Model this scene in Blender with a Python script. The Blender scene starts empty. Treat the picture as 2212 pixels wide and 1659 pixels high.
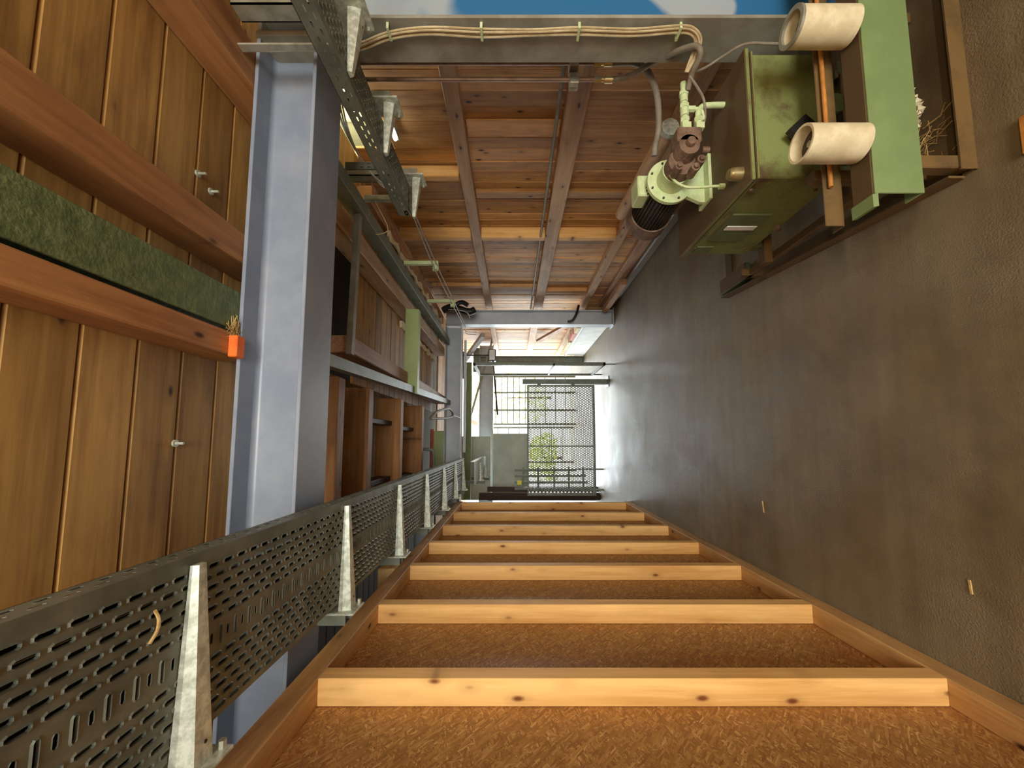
import bpy, bmesh, math, random
from mathutils import Vector, Matrix
random.seed(7)
scn = bpy.context.scene
col = scn.collection
# ------------------------------------------------------------------ camera, world, lights, exposure
# The photograph was taken with the phone turned on its side: the right edge of the
# frame points down to the floor.  World: X = right, Y = along the aisle, Z = up.
FPX, CX, CY, ZC = 831.0, 1107.0, 878.0, 1.70
PSI = math.atan(74 / 831.0)
cam = bpy.data.cameras.new('camera')
cam.sensor_fit = 'HORIZONTAL'; cam.sensor_width = 36.0
cam.lens = FPX / 2212 * 36.0
cam.shift_x = -(CX - 1106) / 2212; cam.shift_y = (CY - 829.5) / 2212
cam.clip_start = 0.02; cam.clip_end = 200
camo = bpy.data.objects.new('camera', cam); col.objects.link(camo)
Rv = Vector((0, 0, -1)); Uv = Vector((math.cos(PSI), -math.sin(PSI), 0)); Bv = Vector((-math.sin(PSI), -math.cos(PSI), 0))
m3 = Matrix((Rv, Uv, Bv)).transposed()
camo.matrix_world = Matrix.Translation((0, 0, ZC)) @ m3.to_4x4()
scn.camera = camo

scn.view_settings.view_transform = 'Standard'
scn.view_settings.look = 'None'
scn.view_settings.exposure = 0.0
scn.view_settings.gamma = 1.0
scn.view_settings.use_curve_mapping = False

w = bpy.data.worlds.new('sky'); scn.world = w; w.use_nodes = True
bg = w.node_tree.nodes['Background']
bg.inputs[0].default_value = (0.86, 0.95, 1.0, 1); bg.inputs[1].default_value = 7.0

def area(name, loc, target, sx, sy, power, color):
    l = bpy.data.lights.new(name, 'AREA'); l.shape = 'RECTANGLE'; l.size = sx; l.size_y = sy
    l.energy = power; l.color = color
    o = bpy.data.objects.new(name, l); col.objects.link(o); o.location = loc
    d = Vector(target) - Vector(loc); o.rotation_euler = d.to_track_quat('-Z', 'Y').to_euler()
    return o
# daylight through the open door behind the photographer, and an added, unseen strip lamp as fill
area('door_daylight', (0.35, -3.9, 1.95), (0.3, 2.0, 2.0), 2.0, 1.5, 175, (1.0, 0.95, 0.83))
area('fill_lamp_light', (0.35, -1.2, 2.74), (0.3, 1.2, 1.2), 1.2, 0.12, 34, (1.0, 0.86, 0.64))
# daylight pouring in through the open far end of the shed
area('far_end_daylight', (0.3, 11.3, 1.6), (0.3, 2.0, 1.0), 3.8, 2.6, 360, (0.86, 0.95, 1.0))

# ------------------------------------------------------------------ materials
def lin(c):
    return tuple(((x / 12.92) if x <= 0.04045 else ((x + 0.055) / 1.055) ** 2.4) for x in (v / 255.0 for v in c)) + (1,)
def newmat(name):
    m = bpy.data.materials.new(name); m.use_nodes = True
    nt = m.node_tree; b = nt.nodes['Principled BSDF']
    return m, nt, b
def nd(nt, typ, **kw):
    n = nt.nodes.new(typ)
    for k, v in kw.items():
        if hasattr(n, k) and not k.startswith('i_'): setattr(n, k, v)
    return n
def ramp(nt, stops):
    r = nt.nodes.new('ShaderNodeValToRGB'); e = r.color_ramp.elements
    while len(e) < len(stops): e.new(0.5)
    for el, (p, c) in zip(e, stops): el.position = p; el.color = c
    return r
def coords(nt, scale=(1, 1, 1), rnd=True, rot=(0, 0, 0)):
    tc = nt.nodes.new('ShaderNodeTexCoord')
    mp = nt.nodes.new('ShaderNodeMapping'); mp.inputs['Scale'].default_value = scale; mp.inputs['Rotation'].default_value = rot
    if rnd:
        oi = nt.nodes.new('ShaderNodeObjectInfo')
        mu = nt.nodes.new('ShaderNodeVectorMath'); mu.operation = 'MULTIPLY_ADD'
        cb = nt.nodes.new('ShaderNodeCombineXYZ')
        for i in range(3): nt.links.new(oi.outputs['Random'], cb.inputs[i])
        mu.inputs[1].default_value = (31.0, 17.0, 23.0)
        nt.links.new(cb.outputs[0], mu.inputs[0]); nt.links.new(tc.outputs['Object'], mu.inputs[2])
        nt.links.new(mu.outputs[0], mp.inputs['Vector'])
    else:
        nt.links.new(tc.outputs['Object'], mp.inputs['Vector'])
    return mp
def wood(name, dark, light, axis, nrm='', knot=True, stain=0.7, rough=0.62, var=0.35, kn=(60, 28, 8)):
    m, nt, b = newmat(name); L = nt.links
    ai = 'xyz'.index(axis)
    sc = [34.0] * 3; sc[ai] = 1.6
    mp = coords(nt, tuple(sc))
    n1 = nt.nodes.new('ShaderNodeTexNoise'); n1.inputs['Scale'].default_value = 1.0; n1.inputs['Detail'].default_value = 6; n1.inputs['Roughness'].default_value = 0.6; n1.inputs['Distortion'].default_value = 0.6
    L.new(mp.outputs[0], n1.inputs['Vector'])
    sc2 = [4.5] * 3; sc2[ai] = 0.9
    mp2 = coords(nt, tuple(sc2))
    n2 = nt.nodes.new('ShaderNodeTexNoise'); n2.inputs['Scale'].default_value = 1.0; n2.inputs['Detail'].default_value = 3
    L.new(mp2.outputs[0], n2.inputs['Vector'])
    mx = nt.nodes.new('ShaderNodeMix'); mx.data_type = 'FLOAT'; mx.inputs[0].default_value = 0.5
    L.new(n1.outputs['Fac'], mx.inputs[2]); L.new(n2.outputs['Fac'], mx.inputs[3])
    r = ramp(nt, [(0.37, lin(dark)), (0.60, lin(light))]); L.new(mx.outputs[0], r.inputs[0])
    out = r.outputs[0]
    if knot:
        sc3 = [11.0] * 3; sc3[ai] = 5.0
        if nrm and nrm != axis: sc3['xyz'.index(nrm)] = 0.4
        mp3 = coords(nt, tuple(sc3))
        v = nt.nodes.new('ShaderNodeTexVoronoi'); v.inputs['Scale'].default_value = 1.0; v.inputs['Randomness'].default_value = 1.0
        L.new(mp3.outputs[0], v.inputs['Vector'])
        kr = ramp(nt, [(0.06, (1, 1, 1, 1)), (0.11, (.55, .55, .55, 1)), (0.15, (.18, .18, .18, 1)), (0.34, (0, 0, 0, 1))]); L.new(v.outputs['Distance'], kr.inputs[0])
        mk = nt.nodes.new('ShaderNodeMix'); mk.data_type = 'RGBA'; mk.inputs[7].default_value = lin(kn)
        L.new(kr.outputs[0], mk.inputs[0]); L.new(out, mk.inputs[6]); out = mk.outputs[2]
    sc4 = [6.0] * 3; sc4[ai] = 1.4
    mp4 = coords(nt, tuple(sc4)); n4 = nt.nodes.new('ShaderNodeTexNoise'); n4.inputs['Scale'].default_value = 1.0; n4.inputs['Detail'].default_value = 7; n4.inputs['Roughness'].default_value = 0.7
    L.new(mp4.outputs[0], n4.inputs['Vector'])
    r4 = ramp(nt, [(0.33, (0.55, 0.48, 0.40, 1)), (0.52, (1, 1, 1, 1))]); L.new(n4.outputs['Fac'], r4.inputs[0])
    ms = nt.nodes.new('ShaderNodeMix'); ms.data_type = 'RGBA'; ms.blend_type = 'MULTIPLY'; ms.inputs[0].default_value = stain
    L.new(out, ms.inputs[6]); L.new(r4.outputs[0], ms.inputs[7]); out = ms.outputs[2]
    hs = nt.nodes.new('ShaderNodeHueSaturation'); oi = nt.nodes.new('ShaderNodeObjectInfo')
    mr = nt.nodes.new('ShaderNodeMapRange'); mr.inputs[3].default_value = 1 - var; mr.inputs[4].default_value = 1 + var * 0.6
    L.new(oi.outputs['Random'], mr.inputs[0]); L.new(mr.outputs[0], hs.inputs['Value']); L.new(out, hs.inputs['Color'])
    L.new(hs.outputs[0], b.inputs['Base Color']); b.inputs['Roughness'].default_value = rough
    bp = nt.nodes.new('ShaderNodeBump'); bp.inputs['Strength'].default_value = 0.25; bp.inputs['Distance'].default_value = 0.004
    L.new(n1.outputs['Fac'], bp.inputs['Height']); L.new(bp.outputs[0], b.inputs['Normal'])
    return m
def paint(name, c1, c2, rough=0.5, metal=0.0, scale=6.0, detail=5, lo=0.4, hi=0.62, bump=0.0, bscale=60, spec=0.5):
    m, nt, b = newmat(name); L = nt.links
    mp = coords(nt, (1, 1, 1))
    n = nt.nodes.new('ShaderNodeTexNoise'); n.inputs['Scale'].default_value = scale; n.inputs['Detail'].default_value = detail; n.inputs['Roughness'].default_value = 0.65
    L.new(mp.outputs[0], n.inputs['Vector'])
    r = ramp(nt, [(lo, lin(c1)), (hi, lin(c2))]); L.new(n.outputs['Fac'], r.inputs[0])
    L.new(r.outputs[0], b.inputs['Base Color'])
    b.inputs['Roughness'].default_value = rough; b.inputs['Metallic'].default_value = metal
    b.inputs['Specular IOR Level'].default_value = spec
    if bump:
        n2 = nt.nodes.new('ShaderNodeTexNoise'); n2.inputs['Scale'].default_value = bscale; n2.inputs['Detail'].default_value = 4
        L.new(mp.outputs[0], n2.inputs['Vector'])
        bp = nt.nodes.new('ShaderNodeBump'); bp.inputs['Strength'].default_value = bump; bp.inputs['Distance'].default_value = 0.01
        L.new(n2.outputs['Fac'], bp.inputs['Height']); L.new(bp.outputs[0], b.inputs['Normal'])
    return m
def osb_mat():
    m, nt, b = newmat('osb_strands'); L = nt.links
    tc = nt.nodes.new('ShaderNodeTexCoord')
    cur = None
    for k, (ang, sy, sz) in enumerate(((0.3, 34, 170), (1.25, 28, 150), (2.2, 30, 190), (2.85, 36, 160), (0.75, 26, 140))):
        vr = nt.nodes.new('ShaderNodeVectorRotate'); vr.rotation_type = 'X_AXIS'; vr.inputs['Angle'].default_value = ang
        L.new(tc.outputs['Object'], vr.inputs['Vector'])
        m2 = nt.nodes.new('ShaderNodeMapping'); m2.inputs['Scale'].default_value = (1, sy, sz); m2.inputs['Location'].default_value = (k * 3.1, k * 7.7, k * 5.3); L.new(vr.outputs[0], m2.inputs[0])
        v = nt.nodes.new('ShaderNodeTexVoronoi'); v.inputs['Scale'].default_value = 1.0; L.new(m2.outputs[0], v.inputs['Vector'])
        sx = nt.nodes.new('ShaderNodeSeparateColor'); L.new(v.outputs['Color'], sx.inputs[0])
        if cur is None: cur = sx.outputs[0]
        else:
            gtn = nt.nodes.new('ShaderNodeMath'); gtn.operation = 'GREATER_THAN'; gtn.inputs[1].default_value = 0.6; L.new(sx.outputs[1], gtn.inputs[0])
            mx = nt.nodes.new('ShaderNodeMix'); mx.data_type = 'FLOAT'; L.new(gtn.outputs[0], mx.inputs[0]); L.new(cur, mx.inputs[2]); L.new(sx.outputs[0], mx.inputs[3]); cur = mx.outputs[0]
    r = ramp(nt, [(0.0, lin((146, 102, 54))), (0.55, lin((176, 130, 74))), (0.9, lin((196, 152, 94))), (1.0, lin((216, 176, 120)))]); L.new(cur, r.inputs[0])
    L.new(r.outputs[0], b.inputs['Base Color']); b.inputs['Roughness'].default_value = 0.5
    bp = nt.nodes.new('ShaderNodeBump'); bp.inputs['Strength'].default_value = 0.25; bp.inputs['Distance'].default_value = 0.002
    L.new(cur, bp.inputs['Height']); L.new(bp.outputs[0], b.inputs['Normal'])
    return m
def floor_mat():
    m, nt, b = newmat('floor_concrete'); L = nt.links
    mp = coords(nt, (1, 1, 1), rnd=False)
    n1 = nt.nodes.new('ShaderNodeTexNoise'); n1.inputs['Scale'].default_value = 1.6; n1.inputs['Detail'].default_value = 8; n1.inputs['Roughness'].default_value = 0.62
    L.new(mp.outputs[0], n1.inputs['Vector'])
    r = ramp(nt, [(0.28, lin((88, 74, 50))), (0.48, lin((112, 97, 70))), (0.60, lin((124, 110, 84))), (0.74, lin((114, 108, 80)))]); L.new(n1.outputs['Fac'], r.inputs[0])
    # streaks drawn along X by sweeping and wheels
    ms = coords(nt, (0.8, 14, 1), rnd=False)
    n3 = nt.nodes.new('ShaderNodeTexNoise'); n3.inputs['Scale'].default_value = 1.0; n3.inputs['Detail'].default_value = 5; L.new(ms.outputs[0], n3.inputs['Vector'])
    mx = nt.nodes.new('ShaderNodeMix'); mx.data_type = 'RGBA'; mx.blend_type = 'OVERLAY'; mx.inputs[0].default_value = 0.25
    L.new(r.outputs[0], mx.inputs[6]); L.new(n3.outputs['Fac'], mx.inputs[7])
    L.new(mx.outputs[2], b.inputs['Base Color'])
    rr = ramp(nt, [(0.30, (0.46, 0.46, 0.46, 1)), (0.75, (0.60, 0.60, 0.60, 1))]); L.new(n1.outputs['Fac'], rr.inputs[0]); L.new(rr.outputs[0], b.inputs['Roughness'])
    # worn, pitted patches
    n2 = nt.nodes.new('ShaderNodeTexNoise'); n2.inputs['Scale'].default_value = 130; n2.inputs['Detail'].default_value = 4; L.new(mp.outputs[0], n2.inputs['Vector'])
    n4 = nt.nodes.new('ShaderNodeTexNoise'); n4.inputs['Scale'].default_value = 2.4; n4.inputs['Detail'].default_value = 3; L.new(mp.outputs[0], n4.inputs['Vector'])
    r4 = ramp(nt, [(0.35, (0.2, 0.2, 0.2, 1)), (0.70, (1, 1, 1, 1))]); L.new(n4.outputs['Fac'], r4.inputs[0])
    mu = nt.nodes.new('ShaderNodeMath'); mu.operation = 'MULTIPLY'; L.new(n2.outputs['Fac'], mu.inputs[0]); L.new(r4.outputs[0], mu.inputs[1])
    bp = nt.nodes.new('ShaderNodeBump'); bp.inputs['Strength'].default_value = 0.7; bp.inputs['Distance'].default_value = 0.010
    L.new(mu.outputs[0], bp.inputs['Height']); L.new(bp.outputs[0], b.inputs['Normal'])
    return m
def dusty(name, base, dust, amount=0.5, rough=0.6, scale=5.0):
    """paint with dust lying on the faces that look up"""
    m, nt, b = newmat(name); L = nt.links
    mp = coords(nt, (1, 1, 1), rnd=False)
    n = nt.nodes.new('ShaderNodeTexNoise'); n.inputs['Scale'].default_value = scale; n.inputs['Detail'].default_value = 7; n.inputs['Roughness'].default_value = 0.7
    L.new(mp.outputs[0], n.inputs['Vector'])
    ge = nt.nodes.new('ShaderNodeNewGeometry'); sp = nt.nodes.new('ShaderNodeSeparateXYZ'); L.new(ge.outputs['Normal'], sp.inputs[0])
    mu = nt.nodes.new('ShaderNodeMath'); mu.operation = 'MULTIPLY_ADD'; mu.inputs[1].default_value = 0.55; L.new(sp.outputs[2], mu.inputs[0]); L.new(n.outputs['Fac'], mu.inputs[2])
    mu.use_clamp = True
    r = ramp(nt, [(0.62 - amount * 0.3, (0, 0, 0, 1)), (0.80 - amount * 0.3, (1, 1, 1, 1))]); L.new(mu.outputs[0], r.inputs[0])
    mk = nt.nodes.new('ShaderNodeMix'); mk.data_type = 'RGBA'; mk.inputs[6].default_value = lin(base); mk.inputs[7].default_value = lin(dust)
    L.new(r.outputs[0], mk.inputs[0]); L.new(mk.outputs[2], b.inputs['Base Color']); b.inputs['Roughness'].default_value = rough
    return m
M = {}
for ax in 'xyz':
    M['plank_' + ax] = wood('ceiling_pine_' + ax, (142, 100, 46), (194, 148, 78), ax, 'z', var=0.2)
    M['joist_' + ax] = wood('joist_timber_' + ax, (150, 98, 54), (190, 136, 82), ax, 'z', var=0.2)
    M['stud_' + ax] = wood('stud_spruce_' + ax, (212, 156, 82), (246, 198, 124), ax, 'y', stain=0.25, var=0.1, kn=(120, 66, 20))
    M['plate_' + ax] = wood('plate_spruce_' + ax, (172, 126, 70), (212, 166, 106), ax, var=0.1)
    M['board_' + ax] = wood('wall_board_' + ax, (182, 130, 72), (228, 178, 114), ax, 'x', var=0.3, kn=(62, 30, 12))
    M['girt_' + ax] = wood('girt_timber_' + ax, (178, 140, 98), (214, 176, 132), ax, var=0.2)
    M['rough_' + ax] = wood('rough_sawn_' + ax, (140, 100, 72), (200, 156, 120), ax, knot=False, var=0.2)
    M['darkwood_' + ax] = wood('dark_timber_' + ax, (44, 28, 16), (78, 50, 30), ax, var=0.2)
M['osb'] = osb_mat()
M['floor'] = floor_mat()
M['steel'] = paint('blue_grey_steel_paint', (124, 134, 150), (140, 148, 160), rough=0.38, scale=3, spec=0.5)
M['steel_hazed'] = paint('haze_lightened_grey_steel', (182, 190, 198), (198, 204, 210), rough=0.42, scale=3)  # same steel paint as the near beam, lightened to carry far-end glare
M['steel_dark'] = paint('dirty_grey_steel', (126, 122, 106), (152, 150, 136), rough=0.5, scale=5)
M['blue'] = paint('faded_blue_paint', (40, 104, 150), (158, 168, 172), rough=0.5, scale=1.5, detail=2, lo=0.56, hi=0.60)
M['green_beam'] = paint('green_flaking_paint', (84, 98, 58), (106, 118, 76), rough=0.6, scale=22, detail=8, bump=0.4, bscale=70)
M['green'] = paint('pale_green_paint', (112, 132, 82), (124, 144, 94), rough=0.5, scale=4)
M['green_dusty'] = dusty('green_paint_with_dust', (122, 132, 76), (86, 68, 40), 0.45)
M['green_side'] = dusty('dark_green_paint', (96, 110, 70), (84, 66, 40), 0.3)
M['pale_green'] = paint('light_green_steel', (164, 182, 118), (176, 190, 130), rough=0.5, scale=3)
M['mint'] = paint('mint_fitting', (184, 204, 148), (204, 216, 170), rough=0.42, scale=20)
M['cast'] = paint('brown_dusty_casting', (92, 70, 54), (126, 100, 80), rough=0.7, scale=18, bump=0.4, bscale=90)
M['motor'] = paint('dark_motor_casting', (52, 46, 36), (78, 70, 54), rough=0.6, scale=16)
M['tray'] = paint('dusty_zinc_tray', (98, 102, 90), (122, 126, 112), rough=0.5, metal=0.35, scale=7)
M['galv'] = paint('galvanised_steel', (172, 178, 160), (216, 222, 206), rough=0.42, metal=0.35, scale=38, detail=3)
M['strut'] = paint('zinc_strut', (150, 148, 128), (186, 184, 166), rough=0.4, metal=0.5, scale=9)
M['brass'] = paint('zinc_brass_fitting', (190, 172, 118), (226, 210, 160), rough=0.3, metal=0.8, scale=12)
M['pipe'] = paint('brown_dusty_pipe', (124, 98, 78), (152, 126, 104), rough=0.45, metal=0.2, scale=10)
M['hose'] = paint('grey_rubber_hose', (112, 102, 86), (138, 128, 110), rough=0.6, scale=12)
M['cable'] = paint('tan_cable', (170, 150, 108), (204, 186, 146), rough=0.5, scale=10)
M['cable_w'] = paint('white_cable', (196, 198, 190), (216, 218, 210), rough=0.5, scale=10)
M['roller'] = paint('ivory_roller', (204, 190, 152), (224, 212, 176), rough=0.45, scale=16, detail=6)
M['black'] = paint('black_plastic', (18, 17, 15), (32, 30, 26), rough=0.45, scale=10)
M['rust'] = dusty('rusty_brown_steel', (112, 86, 46), (84, 66, 38), 0.5)
M['rustrod'] = paint('rusty_rod', (168, 108, 44), (196, 134, 62), rough=0.55, scale=20)
M['cream'] = paint('cream_painted_panel', (228, 226, 168), (238, 236, 186), rough=0.6, scale=3)
M['foam'] = paint('torn_insulation', (226, 204, 160), (240, 226, 190), rough=0.8, scale=14, bump=0.5, bscale=40)
M['white'] = paint('white_render', (222, 226, 220), (238, 240, 236), rough=0.7, scale=4)
M['orange'] = paint('orange_block_paint', (224, 96, 24), (238, 118, 40), rough=0.55, scale=14)
M['straw'] = paint('straw', (176, 142, 84), (214, 184, 122), rough=0.8, scale=30)
M['meshsteel'] = paint('hazed_green_grey_steel', (104, 112, 98), (124, 130, 116), rough=0.5, scale=6)  # tone lifted to put the haze over the gates into the colour
M['panel_grey'] = paint('hazed_grey_sheet', (172, 184, 174), (192, 202, 192), rough=0.55, scale=2.2)  # sheet colour lightened to stand in for far-end haze
M['yellow'] = paint('yellow_plate', (236, 216, 40), (246, 230, 70), rough=0.5, scale=5)
M['earth'] = paint('yard_concrete', (188, 184, 172), (210, 206, 196), rough=0.8, scale=2)
M['leaf'] = paint('yellow_green_leaves', (120, 140, 40), (190, 196, 80), rough=0.6, scale=9)  # mottled yellow-green foliage colour
M['house'] = paint('pale_house_render', (232, 226, 200), (240, 236, 216), rough=0.8, scale=2)
M['roof'] = paint('roof_tiles', (150, 100, 80), (176, 124, 100), rough=0.8, scale=6)
M['paper'] = paint('crumpled_paper', (214, 204, 170), (232, 224, 196), rough=0.8, scale=20)
M['redpaint'] = paint('red_lead_steel', (176, 84, 56), (196, 104, 74), rough=0.55, scale=8)
M['galvmesh'] = paint('grey_mesh_steel', (112, 118, 112), (136, 142, 136), rough=0.45, metal=0.3, scale=8)
mm, nt, b = newmat('lamp_tube'); b.inputs['Emission Color'].default_value = (0.95, 1.0, 1.0, 1); b.inputs['Emission Strength'].default_value = 14; M['tube'] = mm
mm, nt, b = newmat('window_glass'); b.inputs['Base Color'].default_value = (0.8, 0.85, 0.85, 1); b.inputs['Roughness'].default_value = 0.1; b.inputs['Metallic'].default_value = 0.3; M['glass'] = mm

# ------------------------------------------------------------------ helpers
class MB:
    def __init__(s): s.v = []; s.f = []
    def add(s, vs, fs):
        o = len(s.v); s.v += [tuple(p) for p in vs]; s.f += [tuple(i + o for i in f) for f in fs]; return s
    def box(s, x0, y0, z0, x1, y1, z1, c=0.0):
        x0, x1 = sorted((x0, x1)); y0, y1 = sorted((y0, y1)); z0, z1 = sorted((z0, z1))
        if c <= 0:
            vs = [(x0, y0, z0), (x1, y0, z0), (x1, y1, z0), (x0, y1, z0), (x0, y0, z1), (x1, y0, z1), (x1, y1, z1), (x0, y1, z1)]
            return s.add(vs, [(0, 3, 2, 1), (4, 5, 6, 7), (0, 1, 5, 4), (1, 2, 6, 5), (2, 3, 7, 6), (3, 0, 4, 7)])
        c = min(c, 0.45 * min(x1 - x0, y1 - y0, z1 - z0))
        # chamfered box: three vertices at each corner
        idx = {}; vs = []
        for i, x in enumerate((x0, x1)):
            for j, y in enumerate((y0, y1)):
                for k, z in enumerate((z0, z1)):
                    dx, dy, dz = (c, -c)[i], (c, -c)[j], (c, -c)[k]
                    idx[i, j, k, 'x'] = len(vs); vs.append((x, y + dy, z + dz))
                    idx[i, j, k, 'y'] = len(vs); vs.append((x + dx, y, z + dz))
                    idx[i, j, k, 'z'] = len(vs); vs.append((x + dx, y + dy, z))
        fs = []
        g = lambda i, j, k, a: idx[i, j, k, a]
        for i in (0, 1):
            q = [g(i, 0, 0, 'x'), g(i, 1, 0, 'x'), g(i, 1, 1, 'x'), g(i, 0, 1, 'x')]; fs.append(q if i else q[::-1])
            q = [g(0, i, 0, 'y'), g(1, i, 0, 'y'), g(1, i, 1, 'y'), g(0, i, 1, 'y')]; fs.append(q[::-1] if i else q)
            q = [g(0, 0, i, 'z'), g(1, 0, i, 'z'), g(1, 1, i, 'z'), g(0, 1, i, 'z')]; fs.append(q if i else q[::-1])
            for j in (0, 1):
                fl = (i ^ j)
                q = [g(i, j, 0, 'x'), g(i, j, 1, 'x'), g(i, j, 1, 'y'), g(i, j, 0, 'y')]; fs.append(q if fl else q[::-1])
                q = [g(i, 0, j, 'x'), g(i, 1, j, 'x'), g(i, 1, j, 'z'), g(i, 0, j, 'z')]; fs.append(q[::-1] if fl else q)
                q = [g(0, i, j, 'y'), g(1, i, j, 'y'), g(1, i, j, 'z'), g(0, i, j, 'z')]; fs.append(q if fl else q[::-1])
                for k in (0, 1):
                    q = [g(i, j, k, 'x'), g(i, j, k, 'y'), g(i, j, k, 'z')]; fs.append(q if (i ^ j ^ k) else q[::-1])
        return s.add(vs, fs)
    def beam(s, p0, p1, w_, h_, up=(0, 0, 1)):
        p0 = Vector(p0); p1 = Vector(p1); d = (p1 - p0).normalized(); up = Vector(up)
        a = d.cross(up)
        if a.length < 1e-4: a = d.cross(Vector((1, 0, 0)))
        a.normalize(); b_ = a.cross(d).normalized()
        vs = []
        for p in (p0, p1):
            for sx, sy in ((-1, -1), (1, -1), (1, 1), (-1, 1)): vs.append(p + a * (sx * w_ / 2) + b_ * (sy * h_ / 2))
        return s.add(vs, [(3, 2, 1, 0), (4, 5, 6, 7), (0, 1, 5, 4), (1, 2, 6, 5), (2, 3, 7, 6), (3, 0, 4, 7)])
    def cyl(s, p0, p1, r0, r1=None, n=16, caps=True):
        r1 = r0 if r1 is None else r1
        p0 = Vector(p0); p1 = Vector(p1); d = (p1 - p0).normalized()
        a = d.orthogonal().normalized(); b_ = d.cross(a)
        vs = []
        for p, r in ((p0, r0), (p1, r1)):
            for i in range(n):
                t = 2 * math.pi * i / n; vs.append(p + (a * math.cos(t) + b_ * math.sin(t)) * r)
        fs = [(i, (i + 1) % n, n + (i + 1) % n, n + i) for i in range(n)]
        if caps: fs += [tuple(range(n))[::-1], tuple(range(n, 2 * n))]
        return s.add(vs, fs)
    def ring(s, p0, p1, ro, ri, n=28):
        """hollow cylinder"""
        p0 = Vector(p0); p1 = Vector(p1); d = (p1 - p0).normalized(); a = d.orthogonal().normalized(); b_ = d.cross(a)
        vs = []
        for p, r in ((p0, ro), (p1, ro), (p1, ri), (p0, ri)):
            for i in range(n):
                t = 2 * math.pi * i / n; vs.append(p + (a * math.cos(t) + b_ * math.sin(t)) * r)
        fs = []
        for k in range(4):
            for i in range(n):
                fs.append((k * n + i, k * n + (i + 1) % n, ((k + 1) % 4) * n + (i + 1) % n, ((k + 1) % 4) * n + i))
        return s.add(vs, fs)
    def tube(s, pts, r, n=8, sub=6, caps=True):
        P = [Vector(p) for p in pts]
        if sub > 1 and len(P) > 2:
            Q = []
            for i in range(len(P) - 1):
                a = P[max(i - 1, 0)]; b_ = P[i]; c = P[i + 1]; d = P[min(i + 2, len(P) - 1)]
                for k in range(sub):
                    t = k / sub
                    Q.append(0.5 * ((2 * b_) + (c - a) * t + (2 * a - 5 * b_ + 4 * c - d) * t * t + (3 * b_ - a - 3 * c + d) * t ** 3))
            Q.append(P[-1]); P = Q
        vs = []; ref = None
        for i, p in enumerate(P):
            d = (P[min(i + 1, len(P) - 1)] - P[max(i - 1, 0)]).normalized()
            if ref is None: ref = d.orthogonal().normalized()
            ref = (ref - d * ref.dot(d)).normalized(); b_ = d.cross(ref)
            for k in range(n):
                t = 2 * math.pi * k / n; vs.append(p + (ref * math.cos(t) + b_ * math.sin(t)) * r)
        fs = []
        for i in range(len(P) - 1):
            for k in range(n): fs.append((i * n + k, i * n + (k + 1) % n, (i + 1) * n + (k + 1) % n, (i + 1) * n + k))
        if caps: fs += [tuple(range(n))[::-1], tuple(range((len(P) - 1) * n, len(P) * n))]
        return s.add(vs, fs)
    def prism(s, poly, axis, a, b_):
        """poly: 2-D outline in the two other axes (cyclic order), extruded along axis"""
        n = len(poly); vs = []
        for t in (a, b_):
            for (p, q) in poly:
                vs.append({'x': (t, p, q), 'y': (p, t, q), 'z': (p, q, t)}[axis])
        fs = [(i, (i + 1) % n, n + (i + 1) % n, n + i) for i in range(n)] + [tuple(range(n))[::-1], tuple(range(n, 2 * n))]
        return s.add(vs, fs)
    def build(s, name, mat, parent=None, smooth=False, loc=None, fix=False):
        xs = [p[0] for p in s.v]; ys = [p[1] for p in s.v]; zs = [p[2] for p in s.v]
        c = Vector(((min(xs) + max(xs)) / 2, (min(ys) + max(ys)) / 2, (min(zs) + max(zs)) / 2)) if loc is None else Vector(loc)
        me = bpy.data.meshes.new(name)
        me.from_pydata([tuple(Vector(p) - c) for p in s.v], [], s.f)
        if fix:
            bm = bmesh.new(); bm.from_mesh(me); bmesh.ops.recalc_face_normals(bm, faces=bm.faces); bm.to_mesh(me); bm.free()
        if smooth:
            me.polygons.foreach_set('use_smooth', [True] * len(me.polygons)); me.set_sharp_from_angle(angle=0.7)
        me.materials.append(M[mat]); me.update()
        o = bpy.data.objects.new(name, me); col.objects.link(o); o.location = c
        if parent: setp(o, parent)
        return o
def setp(o, parent):
    o.parent = parent; o.matrix_parent_inverse = Matrix.Translation(-parent.location)
def tag(o, label, cat, group=None):
    o['label'] = label; o['category'] = cat
    if group: o['group'] = group
    return o
def empty(name, loc):
    o = bpy.data.objects.new(name, None); col.objects.link(o); o.location = loc; o.empty_display_size = 0.1; return o
def thing(name, loc, label, cat, group=None): return tag(empty(name, loc), label, cat, group)
def struct(name, loc):
    o = empty(name, loc); o['kind'] = 'structure'; return o
def bx(name, mat, parent, x0, y0, z0, x1, y1, z1, c=0.004):
    return MB().box(x0, y0, z0, x1, y1, z1, c).build(name, mat, parent)
def copy_tree(o, shift, parent=None):
    c = o.copy(); col.objects.link(c)
    if parent is None: c.location = o.location + Vector(shift)
    else: c.parent = parent
    for ch in list(o.children): copy_tree(ch, shift, c)
    return c
# ------------------------------------------------------------------ the shell
fl = MB().add([(-3.2, -4.6, 0), (2.9, -4.6, 0), (2.9, 11.2, 0), (-3.2, 11.2, 0), (-3.2, -4.6, -.15), (2.9, -4.6, -.15), (2.9, 11.2, -.15), (-3.2, 11.2, -.15)],
              [(0, 1, 2, 3), (7, 6, 5, 4), (0, 4, 5, 1), (1, 5, 6, 2), (2, 6, 7, 3), (3, 7, 4, 0)]).build('floor', 'floor', loc=(0, 0, 0)); fl['kind'] = 'structure'

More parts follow.
